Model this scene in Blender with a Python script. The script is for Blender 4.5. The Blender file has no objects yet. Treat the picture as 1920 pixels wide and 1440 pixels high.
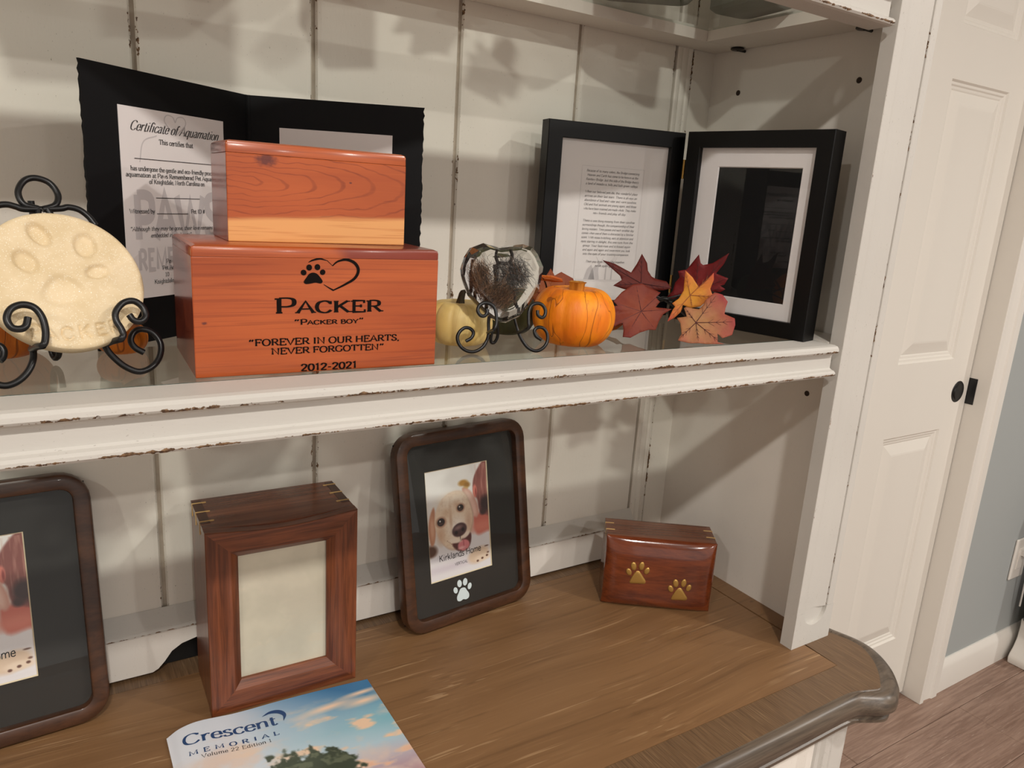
import bpy, bmesh, math, random
import numpy as np
from mathutils import Vector, Matrix
random.seed(7); np.random.seed(7)
PI = math.pi
SC = bpy.context.scene
COL = SC.collection
H = 0.754                      # height of the desk top over the floor; z below is measured from the desk top

# ------------------------------------------------------------------ camera, world, lights, exposure
def cam_setup():
    cd = bpy.data.cameras.new('camera'); cam = bpy.data.objects.new('camera', cd); COL.objects.link(cam)
    R = ((0.84851685, -0.07656072, 0.52360063), (-0.52559016, -0.23680832, 0.81711493), (0.06143408, -0.96853512, -0.24117541))
    m = Matrix.Identity(4)
    for i in range(3):
        m[i][0] = R[i][0]; m[i][1] = -R[i][1]; m[i][2] = -R[i][2]
    m[2][3] = 0.554 + H
    cam.matrix_world = m
    cd.sensor_width = 36.0; cd.lens = 1402 / 1920 * 36.0; cd.clip_start = 0.02
    SC.camera = cam
cam_setup()
SC.view_settings.view_transform = 'Standard'; SC.view_settings.look = 'None'
SC.view_settings.exposure = 0.8; SC.view_settings.gamma = 1.0; SC.view_settings.use_curve_mapping = False
w = bpy.data.worlds.new('world'); SC.world = w; w.use_nodes = True
w.node_tree.nodes['Background'].inputs[0].default_value = (1.0, 0.945, 0.88, 1); w.node_tree.nodes['Background'].inputs[1].default_value = 0.40
CEIL = 1.69
def can_or_fill_light(x, y, power):    # recessed ceiling lamp, or the unseen fill added at the right
    ld = bpy.data.lights.new('downlight_or_fill', 'AREA'); ld.shape = 'DISK'; ld.size = 0.10; ld.energy = power
    ld.color = (1.0, 0.958, 0.90)
    lo = bpy.data.objects.new('downlight_or_fill', ld); COL.objects.link(lo); lo.location = (x, y, CEIL + H - 0.01)
for x, y, p in ((-.1, -.72, 12.5), (1.5, -.72, 11), (-1.7, -.72, 10), (-.1, -2.2, 11), (1.5, -2.2, 11), (.7, -3.8, 11), (3.0, -.9, 16)): can_or_fill_light(x, y, p)  # the last lamp is added to brighten the door and right wall

# ------------------------------------------------------------------ materials
def lin(c):
    out = []
    for v in c:
        v = v / 255.0
        out.append(v / 12.92 if v <= 0.04045 else ((v + 0.055) / 1.055) ** 2.4)
    return tuple(out)
class NT:
    def __init__(s, name):
        s.m = bpy.data.materials.new(name); s.m.use_nodes = True; s.t = s.m.node_tree
        s.b = s.t.nodes['Principled BSDF']; s.out = s.t.nodes['Material Output']
    def n(s, typ, **kw):
        nd = s.t.nodes.new(typ)
        for k, v in kw.items(): setattr(nd, k, v)
        return nd
    def l(s, a, b): s.t.links.new(a, b)
    def put(s, sock, v):
        if hasattr(v, 'is_output'): s.l(v, sock)
        elif isinstance(v, (tuple, list)) and len(v) == 3 and sock.type == 'RGBA': sock.default_value = (*v, 1)
        else: sock.default_value = v
    def math(s, op, a, b=0.0, c=0.0, clamp=False):
        nd = s.n('ShaderNodeMath', operation=op, use_clamp=clamp)
        s.put(nd.inputs[0], a); s.put(nd.inputs[1], b)
        if op in ('MULTIPLY_ADD', 'SMOOTH_MIN'): s.put(nd.inputs[2], c)
        return nd.outputs[0]
    def mix(s, f, a, b):
        nd = s.n('ShaderNodeMix', data_type='RGBA'); s.put(nd.inputs[0], f); s.put(nd.inputs[6], a); s.put(nd.inputs[7], b)
        return nd.outputs[2]
    def ramp(s, f, lo, hi, smooth=True):
        nd = s.n('ShaderNodeMapRange', interpolation_type='SMOOTHSTEP' if smooth else 'LINEAR')
        s.put(nd.inputs[0], f); nd.inputs[1].default_value = lo; nd.inputs[2].default_value = hi
        return nd.outputs[0]
    def co(s, scale=(1, 1, 1), rot=(0, 0, 0), loc=(0, 0, 0)):
        tc = s.n('ShaderNodeTexCoord'); mp = s.n('ShaderNodeMapping')
        mp.inputs[1].default_value = loc; mp.inputs[2].default_value = rot; mp.inputs[3].default_value = scale
        s.l(tc.outputs['Object'], mp.inputs[0]); return mp.outputs[0]
    def noise(s, co, scale, detail=3, rough=.55, dist=0):
        nd = s.n('ShaderNodeTexNoise'); s.l(co, nd.inputs['Vector']); nd.inputs['Scale'].default_value = scale
        nd.inputs['Detail'].default_value = detail; nd.inputs['Roughness'].default_value = rough; nd.inputs['Distortion'].default_value = dist
        return nd.outputs[0]
    def xyz(s, co):
        nd = s.n('ShaderNodeSeparateXYZ'); s.l(co, nd.inputs[0]); return nd.outputs
    def bump(s, h, strength=.2, dist=.001):
        nd = s.n('ShaderNodeBump'); nd.inputs['Strength'].default_value = strength; nd.inputs['Distance'].default_value = dist
        s.l(h, nd.inputs['Height']); s.l(nd.outputs[0], s.b.inputs['Normal'])
    def set(s, color=None, rough=None, metal=None, spec=None, coat=None, coat_rough=None, trans=None, ior=None, sheen=None):
        for k, v in (('Base Color', color), ('Roughness', rough), ('Metallic', metal), ('Specular IOR Level', spec), ('Coat Weight', coat), ('Coat Roughness', coat_rough), ('Transmission Weight', trans), ('IOR', ior), ('Sheen Weight', sheen)):
            if v is not None: s.put(s.b.inputs[k], v)
        return s

def simple(name, rgb, rough=.5, metal=0., spec=.5, coat=0., grain=0.):
    t = NT(name); c = lin(rgb)
    if grain:
        n = t.noise(t.co(), grain, 4)
        t.set(color=t.mix(t.ramp(n, .3, .7), tuple(v * .86 for v in c), tuple(min(1, v * 1.06) for v in c)))
    else: t.set(color=c)
    t.set(rough=rough, metal=metal, spec=spec, coat=coat)
    return t.m

def painted(name, rgb, speck=1.0, axis=2, wear=True):
    """old white paint: fine dark flecks along the brush direction, brown wood where the mesh carries wear"""
    t = NT(name); c = lin(rgb)
    sc = [1, 1, 1]; sc[axis] = .35
    co = t.co(tuple(sc))
    big = t.noise(t.co(), 6, 3)
    col = t.mix(t.ramp(big, .3, .7), tuple(v * .95 for v in c), c)
    fl = t.noise(co, 880, 2, .5); fl2 = t.noise(t.co(), 18, 3)
    f = t.math('MULTIPLY', t.ramp(fl, .685, .74), t.ramp(fl2, .38, .62))
    col = t.mix(t.math('MULTIPLY', f, .55 * speck), col, lin((112, 100, 88)))
    h = t.noise(co, 260, 3)
    if wear:
        at = t.n('ShaderNodeAttribute', attribute_name='wear')
        n1 = t.noise(t.co(), 210, 3, .6); n2 = t.noise(t.co(), 17, 4, .6)
        v = t.math('ADD', t.math('MULTIPLY', n1, 1.1), t.math('MULTIPLY', n2, 1.5))
        v = t.math('ADD', t.math('MULTIPLY_ADD', at.outputs['Fac'], 1.0, -2.20), v)
        m = t.math('MULTIPLY', t.ramp(v, .02, .07), t.ramp(at.outputs['Fac'], .05, .2))
        br = t.mix(t.ramp(t.noise(t.co(), 330, 2), .35, .65), lin((82, 60, 42)), lin((136, 106, 76)))
        col = t.mix(m, col, br)
        h = t.math('SUBTRACT', h, t.math('MULTIPLY', m, 1.5))
    t.set(color=col, rough=.55, spec=.35); t.bump(h, .25, .0006)
    return t.m

def wood(name, dark, light, axis=0, rings=60., fine=700., rough=.35, coat=0., contrast=1., pores=None, stretch=.04, dist=2.2):
    """straight grained wood, grain along the given local axis"""
    t = NT(name); sc = [1, 1, 1]; sc[axis] = stretch
    co = t.co(tuple(sc)); n = t.noise(co, rings, 4, .6, dist)
    n2 = t.noise(co, fine, 2, .6); sc2 = [1, 1, 1]; sc2[axis] = .25
    n3 = t.noise(t.co(tuple(sc2)), 9, 3)
    f = t.math('ADD', t.math('MULTIPLY', t.ramp(n, .32, .68), .6), t.math('ADD', t.math('MULTIPLY', t.math('SUBTRACT', n2, .5), .7 * contrast), t.math('MULTIPLY', n3, .45)))
    col = t.mix(t.math('ADD', f, -.1, clamp=True), lin(dark), lin(light))
    if pores:
        p = t.ramp(t.noise(co, fine * .55, 3, .65), .60, .72)
        col = t.mix(t.math('MULTIPLY', p, .6), col, lin(pores))
    t.set(color=col, rough=rough, coat=coat, coat_rough=.08); t.bump(n2, .12, .0004)
    return t.m

def oak(name, axis=0):
    t = NT(name); k = [1, 1, 1]; k[axis] = .022; tc = t.n('ShaderNodeTexCoord')
    wv = t.n('ShaderNodeTexNoise'); wv.inputs['Scale'].default_value = 3.2; wv.inputs['Detail'].default_value = 1; t.l(tc.outputs['Object'], wv.inputs['Vector'])
    sc = t.n('ShaderNodeVectorMath', operation='SCALE'); t.l(wv.outputs['Color'], sc.inputs[0]); sc.inputs['Scale'].default_value = .03
    ad = t.n('ShaderNodeVectorMath', operation='ADD'); t.l(tc.outputs['Object'], ad.inputs[0]); t.l(sc.outputs[0], ad.inputs[1])
    mp = t.n('ShaderNodeMapping'); mp.inputs[3].default_value = k; t.l(ad.outputs[0], mp.inputs[0]); co = mp.outputs[0]
    n = t.noise(co, 40, 3, .55); n2 = t.noise(co, 330, 3, .6); n3 = t.noise(t.co(), 5, 2); lt = t.noise(co, 210, 2, .55); dk = t.noise(co, 150, 3, .6)
    col = t.mix(t.math('ADD', t.math('MULTIPLY', t.ramp(n, .3, .7), .55), t.math('MULTIPLY', n3, .45)), lin((116, 84, 54)), lin((138, 103, 69)))
    col = t.mix(t.math('MULTIPLY', t.ramp(dk, .56, .68), .35), col, lin((86, 60, 36)))
    col = t.mix(t.math('MULTIPLY', t.ramp(n2, .55, .75), .35), col, lin((160, 126, 88)))
    msk = t.ramp(t.noise(t.co((.5, 1, 1)), 14, 2), .42, .6)
    col = t.mix(t.math('MULTIPLY', t.ramp(lt, .62, .68), t.math('MULTIPLY', msk, .5)), col, lin((182, 150, 112)))
    kn = t.noise(t.co((.4, 1, 1)), 60, 2); col = t.mix(t.math('MULTIPLY', t.ramp(kn, .74, .80), .6), col, lin((72, 50, 32)))
    t.set(color=col, rough=.42, spec=.45); t.bump(n2, .15, .0004); return t.m

def cedar(name, front='lines', x0=.02, z0=.05, sap=None, knot=None, lid=None):
    t = NT(name); co = t.co(); x, y, z = t.xyz(co)
    big = t.noise(t.co((.15, .6, 1)), 18, 3, .5, .6); n = t.noise(t.co((.05, .5, 1)), 70, 4, .62, .8); fine = t.noise(t.co((.03, .3, 1)), 800, 2)
    base = t.mix(t.ramp(big, .3, .7), lin((160, 71, 27)), lin((189, 92, 40)))
    if front == 'rings':
        wob = t.math('MULTIPLY', t.math('SUBTRACT', t.noise(t.co((.5, 1, 1)), 30, 3), .5), .020)
        dx = t.math('MULTIPLY', t.math('SUBTRACT', x, x0), .17); dz = t.math('ADD', t.math('MULTIPLY', t.math('SUBTRACT', z, z0), 1.0), wob)
        r = t.math('SQRT', t.math('ADD', t.math('MULTIPLY', dx, dx), t.math('MULTIPLY', dz, dz)))
        s = t.math('SINE', t.math('ADD', t.math('MULTIPLY', t.math('POWER', r, .8), 780.), t.math('MULTIPLY', n, 3.)))
        f = t.math('MULTIPLY', t.ramp(s, .78, 1.0), t.math('MULTIPLY_ADD', t.noise(co, 45, 2), 1.8, -.25), clamp=True)
        f = t.math('MULTIPLY', f, .62)
    else:
        l1 = t.noise(t.co((.016, .35, 1), (0, .016, 0)), 430, 2, .5, .2); l2 = t.noise(t.co((.3, .5, .5)), 14, 2)
        f = t.math('MULTIPLY', t.ramp(l1, .52, .60), t.math('MULTIPLY_ADD', l2, 1.4, -.2), clamp=True); f = t.math('MULTIPLY', f, .6)
    col = t.mix(f, base, lin((110, 36, 10)))
    col = t.mix(t.math('MULTIPLY', t.ramp(n, .5, .75), .35), col, lin((146, 54, 20)))
    col = t.mix(t.math('MULTIPLY', t.ramp(fine, .5, .8), .25), col, lin((206, 104, 50)))
    if sap is not None:
        lim = t.math('ADD', z, t.math('MULTIPLY', t.math('SUBTRACT', t.noise(t.co((.25, .5, 0)), 26, 2), .5), .012)); lim = t.math('SUBTRACT', lim, t.math('MULTIPLY', x, .04))
        m = t.ramp(lim, sap + .0035, sap - .0015)
        sl = t.ramp(t.noise(t.co((.02, .3, 1)), 420, 2), .5, .62); col = t.mix(m, col, t.mix(t.math('MULTIPLY', sl, .6), lin((228, 164, 100)), lin((204, 132, 72))))
    if knot:
        for kx, kz, kr in knot:
            dx = t.math('MULTIPLY', t.math('SUBTRACT', x, kx), .6); dz = t.math('SUBTRACT', z, kz)
            r = t.math('SQRT', t.math('ADD', t.math('MULTIPLY', dx, dx), t.math('MULTIPLY', dz, dz)))
            r = t.math('ADD', r, t.math('MULTIPLY', t.math('SUBTRACT', t.noise(t.co(), 260, 3), .5), kr * .9))
            col = t.mix(t.math('MULTIPLY', t.ramp(r, kr, kr * .25), .85), col, lin((84, 34, 34)))
    if lid:   # darker heartwood end of the lid
        m = t.ramp(t.math('ADD', x, t.math('MULTIPLY', t.noise(t.co((.2, 1, 1)), 40, 2), .05)), lid, lid + .018)
        col = t.mix(t.math('MULTIPLY', m, .8), col, lin((116, 36, 28)))
    t.set(color=col, rough=.28, coat=.35, coat_rough=.12)
    return t.m

def cedar_side(name):
    t = NT(name); sc = t.co((1, .5, 1), (.5, 0, 0)); n = t.noise(sc, 16, 4, .6, 1.5); f2 = t.noise(t.co((1, .1, 1), (.45, 0, 0)), 120, 3)
    col = t.mix(t.ramp(n, .35, .6), lin((122, 54, 44)), lin((164, 78, 52)))
    z = t.xyz(t.co())[2]
    col = t.mix(t.math('MULTIPLY', t.ramp(n, .58, .66), .8), col, lin((178, 122, 62)))
    col = t.mix(t.math('MULTIPLY', t.ramp(f2, .5, .75), .4), col, lin((78, 30, 28)))
    t.set(color=col, rough=.22, coat=.3, coat_rough=.1)
    return t.m

def vcol(name, rough=.5, coat=0., spec=.5, bump=0., bscale=300, trans=None):
    t = NT(name); a = t.n('ShaderNodeAttribute', attribute_name='Col'); col = a.outputs['Color']
    t.set(color=col, rough=rough, coat=coat, spec=spec)
    if bump: t.bump(t.noise(t.co(), bscale, 3), bump, .0006)
    return t.m

def pane_glass(name, tint=(1, 1, 1), ior=1.5, strength=1.0):
    """thin pane: light passes straight through, the outer side mirrors by Fresnel"""
    t = NT(name); t.t.nodes.remove(t.b)
    fr = t.n('ShaderNodeFresnel'); fr.inputs[0].default_value = ior
    ge = t.n('ShaderNodeNewGeometry')
    f = t.math('MULTIPLY', fr.outputs[0], t.math('MULTIPLY', t.math('SUBTRACT', 1.0, ge.outputs['Backfacing']), strength))
    tr = t.n('ShaderNodeBsdfTransparent'); tr.inputs[0].default_value = (*tint, 1)
    gl = t.n('ShaderNodeBsdfGlossy'); gl.inputs['Roughness'].default_value = 0.0
    mx = t.n('ShaderNodeMixShader'); t.l(f, mx.inputs[0]); t.l(tr.outputs[0], mx.inputs[1]); t.l(gl.outputs[0], mx.inputs[2])
    t.l(mx.outputs[0], t.out.inputs[0])
    return t.m

M = {}
M['white'] = painted('distressed_white_paint', (204, 200, 193))  # this and the long one are darkened against the strong front light
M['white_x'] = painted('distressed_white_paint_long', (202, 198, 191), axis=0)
M['white_brightened'] = painted('white_paint_brightened', (234, 228, 219), speck=.5, wear=False)  # same white paint, lightened to make up for dim light inside the hutch
M['plank'] = painted('distressed_plank_paint_brightened', (229, 223, 212), speck=1.3)  # plank paint lightened likewise against the dim interior
M['groove'] = simple('groove_wood', (176, 164, 148), .8, grain=60)  # the backing board's own grey-tan tone between planks
M['door'] = NT('door_paint'); _t = M['door']
_t.set(color=lin((226, 221, 212)), rough=.45, spec=.35); _t.bump(_t.noise(_t.co((.12, 1, 1)), 260, 2, .5, 1.0), .12, .0006); M['door'] = _t.m
M['trim'] = simple('trim_paint', (228, 223, 215), .4, spec=.4)
M['blue'] = simple('blue_grey_wall_paint', (166, 170, 169), .75, spec=.2)
M['ceil'] = simple('ceiling_paint', (232, 228, 220), .9)
M['roomwall'] = simple('room_wall_paint', (205, 203, 198), .8)
M['floor'] = wood('floor_plank_wood', (122, 96, 82), (162, 135, 119), 0, 60, 420, .42, contrast=.9, pores=(180, 158, 142), stretch=.06, dist=1.8)
M['desk'] = oak('desk_oak')
M['deskband'] = wood('desk_band_oak', (86, 64, 44), (130, 101, 72), 1, 700, 1200, .42, contrast=1.2, pores=(170, 142, 108), stretch=.022, dist=.3)
M['deskedge'] = wood('desk_edge_oak', (66, 56, 47), (112, 98, 84), 0, 50, 500, .34, stretch=.05)
M['black_metal'] = simple('black_iron', (15, 15, 17), .36, .0, .45, grain=0)
M['black'] = simple('black_plastic', (14, 14, 15), .4)
M['black_card'] = simple('black_card', (12, 12, 14), .62, spec=.2)
M['black_frame'] = simple('black_painted_frame', (6, 6, 7), .40, spec=.28)
M['paper'] = simple('white_paper', (226, 220, 218), .75, spec=.2)
M['matboard'] = simple('white_matboard', (228, 222, 222), .85, spec=.15)
M['ink'] = simple('black_ink', (38, 36, 38), .7, spec=.2)
M['ink_soft'] = simple('grey_print', (110, 104, 104), .7, spec=.2)
M['ink_faint'] = simple('pale_watermark', (196, 190, 190), .75, spec=.2)
M['navy'] = simple('navy_print', (32, 66, 112), .4)
M['engrave'] = simple('burnt_engraving', (20, 14, 12), .8, spec=.1)
M['brass'] = simple('brass_inlay', (186, 146, 78), .35, .65)
M['gold'] = simple('brass_hinge', (200, 160, 90), .3, .9)
M['maple'] = simple('pale_spline_wood', (206, 168, 108), .4)
M['cocoa'] = wood('dark_brown_frame_wood', (52, 30, 17), (86, 52, 30), 0, 30, 400, .34, coat=.15, stretch=.3)
M['cocoa_z'] = M['cocoa']
M['rose_x'] = wood('rosewood_across', (78, 38, 20), (140, 78, 46), 0, 150, 800, .32, coat=.15, dist=1.4)
M['rose_z'] = wood('rosewood_upright', (76, 37, 19), (136, 74, 43), 2, 150, 800, .32, coat=.15, dist=1.4)
M['rose_dark'] = wood('rosewood_dark_end', (56, 28, 18), (80, 44, 28), 1, 70, 600, .32, coat=.1)
M['rose_gloss'] = wood('glossy_rosewood', (82, 32, 14), (132, 62, 28), 0, 30, 500, .16, coat=.8, dist=3., stretch=.15)
M['rose_top'] = wood('rosewood_top', (84, 44, 28), (130, 78, 52), 0, 60, 600, .25, coat=.3)
M['cream_insert'] = simple('cream_insert_paper', (208, 198, 178), .7, grain=14)
M['mat_lightened'] = simple('black_matboard_lightened', (50, 48, 46), .85, spec=.15)  # black mat, lightened for room light reflected in its glass
M['bevel_cream'] = simple('mat_bevel', (226, 210, 180), .8)
M['paw_white'] = simple('white_paw_print', (222, 234, 238), .6)
M['glass'] = pane_glass('picture_glass', (.97, .98, .975))
M['shelf_glass'] = pane_glass('shelf_glass', (.93, .955, .935), 1.52)
M['glass_edge'] = simple('green_glass_edge', (58, 92, 86), .12, coat=.5)
t = NT('crystal'); t.set(color=(.93, .95, .945), rough=0.0, trans=1.0, ior=1.47); M['crystal'] = t.m
M['pic'] = vcol('printed_picture', .45)
M['cover'] = vcol('glossy_cover_print', .25, coat=.3)
M['leaf'] = vcol('fabric_leaf', .6, spec=.25, bump=.2, bscale=500)
M['vein'] = simple('leaf_vein', (70, 18, 20), .7)
M['vein_pale'] = simple('leaf_vein_orange', (150, 84, 40), .7)
M['fur'] = vcol('fur_strand', .5)
M['clay'] = None

# ------------------------------------------------------------------ geometry helpers
class MB:
    """collects verts, faces (with material slot) and per-vertex wear / colour; build() links ONE mesh object"""
    def __init__(s): s.v = []; s.f = []; s.mi = []; s.w = []; s.c = []
    def vert(s, p, w=0.0, c=None): s.v.append(tuple(p)); s.w.append(w); s.c.append(c); return len(s.v) - 1
    def face(s, idx, m=0): s.f.append(tuple(idx)); s.mi.append(m)
    def box(s, x0, x1, y0, y1, z0, z1, w=0.0, m=0):
        i = [s.vert((x, y, z), w) for z in (z0, z1) for y in (y0, y1) for x in (x0, x1)]
        for q in ((0, 2, 3, 1), (4, 5, 7, 6), (0, 1, 5, 4), (2, 6, 7, 3), (0, 4, 6, 2), (1, 3, 7, 5)): s.face([i[k] for k in q], m)
    def extrude(s, poly, axis, a, b, m=0, segs=1):
        """closed polygon [(p, q, wear)] swept straight along an axis"""
        rows = []
        for k in range(segs + 1):
            t = a + (b - a) * k / segs; row = []
            for pq in poly:
                p, q = pq[0], pq[1]; wv = pq[2] if len(pq) > 2 else 0.0
                row.append(s.vert({'x': (t, p, q), 'y': (p, t, q), 'z': (p, q, t)}[axis], wv))
            rows.append(row)
        n = len(poly)
        for k in range(segs):
            for i in range(n):
                j = (i + 1) % n; s.face((rows[k][i], rows[k][j], rows[k + 1][j], rows[k + 1][i]), m)
        s.face(rows[0][::-1], m); s.face(rows[-1], m)
    def loft(s, loops, m=0, close=True, cap0=False, cap1=False, w=None):
        rows = [[s.vert(p, (w[k] if w else 0.0)) for p in lp] for k, lp in enumerate(loops)]; n = len(rows[0])
        for k in range(len(rows) - 1):
            for i in range(n if close else n - 1):
                j = (i + 1) % n; s.face((rows[k][i], rows[k][j], rows[k + 1][j], rows[k + 1][i]), m)
        if cap0: s.face(rows[0][::-1], m)
        if cap1: s.face(rows[-1], m)
        return rows
    def ngon(s, pts, m=0): s.face([s.vert(p) for p in pts], m)
    def tube(s, pts, r, n=8, caps=True, m=0, c=None):
        pts = [Vector(p) for p in pts]; rr = r if isinstance(r, (list, tuple)) else [r] * len(pts)
        rows = []; up = None
        for i, p in enumerate(pts):
            t = (pts[min(i + 1, len(pts) - 1)] - pts[max(i - 1, 0)]).normalized()
            if up is None: up = t.orthogonal().normalized()
            up = (up - t * up.dot(t)); up = up.normalized() if up.length > 1e-6 else t.orthogonal().normalized()
            sd = t.cross(up)
            rows.append([s.vert(p + (up * math.cos(2 * PI * k / n) + sd * math.sin(2 * PI * k / n)) * rr[i], 0, c) for k in range(n)])
        for a in range(len(rows) - 1):
            for k in range(n):
                s.face((rows[a][k], rows[a][(k + 1) % n], rows[a + 1][(k + 1) % n], rows[a + 1][k]), m)
        if caps: s.face(rows[0][::-1], m); s.face(rows[-1], m)
    def lathe(s, prof, n=48, fn=None, m=0):
        rows = []
        for r, z in prof:
            row = []
            for k in range(n):
                a = 2 * PI * k / n; q = fn(a, r, z) if fn else (r, z)
                row.append(s.vert((q[0] * math.cos(a), q[0] * math.sin(a), q[1])))
            rows.append(row)
        for i in range(len(rows) - 1):
            for k in range(n): s.face((rows[i][k], rows[i][(k + 1) % n], rows[i + 1][(k + 1) % n], rows[i + 1][k]), m)
        s.face(rows[0][::-1], m); s.face(rows[-1], m)
    def grid(s, nu, nv, fn, m=0, col=None):
        ix = [[s.vert(fn(i / nu, j / nv), 0, col[j][i] if col is not None else None) for i in range(nu + 1)] for j in range(nv + 1)]
        for j in range(nv):
            for i in range(nu): s.face((ix[j][i], ix[j][i + 1], ix[j + 1][i + 1], ix[j + 1][i]), m)
    def build(s, name, mats, parent=None, smooth=None, bevel=0, loc=None, rot=None, fix=True, seg=2):
        me = bpy.data.meshes.new(name); me.from_pydata(s.v, [], s.f)
        for mt in (mats if isinstance(mats, (list, tuple)) else [mats]): me.materials.append(mt)
        if len(set(s.mi)) > 1: me.polygons.foreach_set('material_index', s.mi)
        if any(s.w): me.attributes.new('wear', 'FLOAT', 'POINT').data.foreach_set('value', s.w)
        if any(c is not None for c in s.c):
            a = me.color_attributes.new('Col', 'FLOAT_COLOR', 'POINT')
            a.data.foreach_set('color', np.array([(*(c if c is not None else (1, 1, 1)), 1.0) for c in s.c], dtype=np.float32).ravel())
        if fix:
            bm = bmesh.new(); bm.from_mesh(me); bmesh.ops.recalc_face_normals(bm, faces=bm.faces); bm.to_mesh(me); bm.free()
        if smooth is not None:
            me.shade_smooth(); me.set_sharp_from_angle(angle=math.radians(smooth))
        me.update()
        o = bpy.data.objects.new(name, me); COL.objects.link(o)
        if parent is not None: o.parent = parent
        else: o.location.z = H
        if loc is not None: o.location = loc
        if rot is not None: o.rotation_euler = rot
        if bevel:
            b = o.modifiers.new('Bevel', 'BEVEL'); b.width = bevel; b.segments = seg; b.limit_method = 'ANGLE'; b.angle_limit = math.radians(40)
            b.harden_normals = False
        return o

def tag(o, label, cat, group=None):
    o['label'] = label; o['category'] = cat
    if group: o['group'] = group
    return o
def thing(name, label, cat, loc=(0, 0, 0), rot=(0, 0, 0), group=None):
    o = bpy.data.objects.new(name, None); COL.objects.link(o); o.empty_display_size = .03
    o.location = (loc[0], loc[1], loc[2] + H); o.rotation_euler = rot
    return tag(o, label, cat, group)
def part_empty(name, parent, loc=(0, 0, 0), rot=(0, 0, 0)):
    o = bpy.data.objects.new(name, None); COL.objects.link(o); o.parent = parent; o.location = loc; o.rotation_euler = rot; return o
def struct(o): o['kind'] = 'structure'; return o
def stuff(o): o['kind'] = 'stuff'; return o
def crv(pts, n=6, closed=False):
    """Catmull-Rom through the points (2-D or 3-D)"""
    P = [np.array(p, float) for p in pts]; N = len(P); out = []
    rng = range(N) if closed else range(N - 1)
    for i in rng:
        p1, p2 = P[i % N], P[(i + 1) % N]
        p0 = P[(i - 1) % N] if (closed or i > 0) else 2 * p1 - p2
        p3 = P[(i + 2) % N] if (closed or i + 2 < N) else 2 * p2 - p1
        for k in range(n):
            t = k / n
            out.append(.5 * ((2 * p1) + (p2 - p0) * t + (2 * p0 - 5 * p1 + 4 * p2 - p3) * t * t + (3 * p1 - p0 - 3 * p2 + p3) * t ** 3))
    if not closed: out.append(P[-1])
    return [tuple(p) for p in out]
def rr(x0, x1, z0, z1, r, y, n=6):
    """rounded rectangle loop in the XZ plane at depth y"""
    out = []; r = max(r, 1e-5)
    for cx, cz, a0 in ((x1 - r, z0 + r, -90), (x1 - r, z1 - r, 0), (x0 + r, z1 - r, 90), (x0 + r, z0 + r, 180)):
        for k in range(n + 1):
            a = math.radians(a0 + 90 * k / n); out.append((cx + r * math.cos(a), y, cz + r * math.sin(a)))
    return out
def rect(x0, x1, z0, z1, y): return [(x1, y, z0), (x1, y, z1), (x0, y, z1), (x0, y, z0)]

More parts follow.
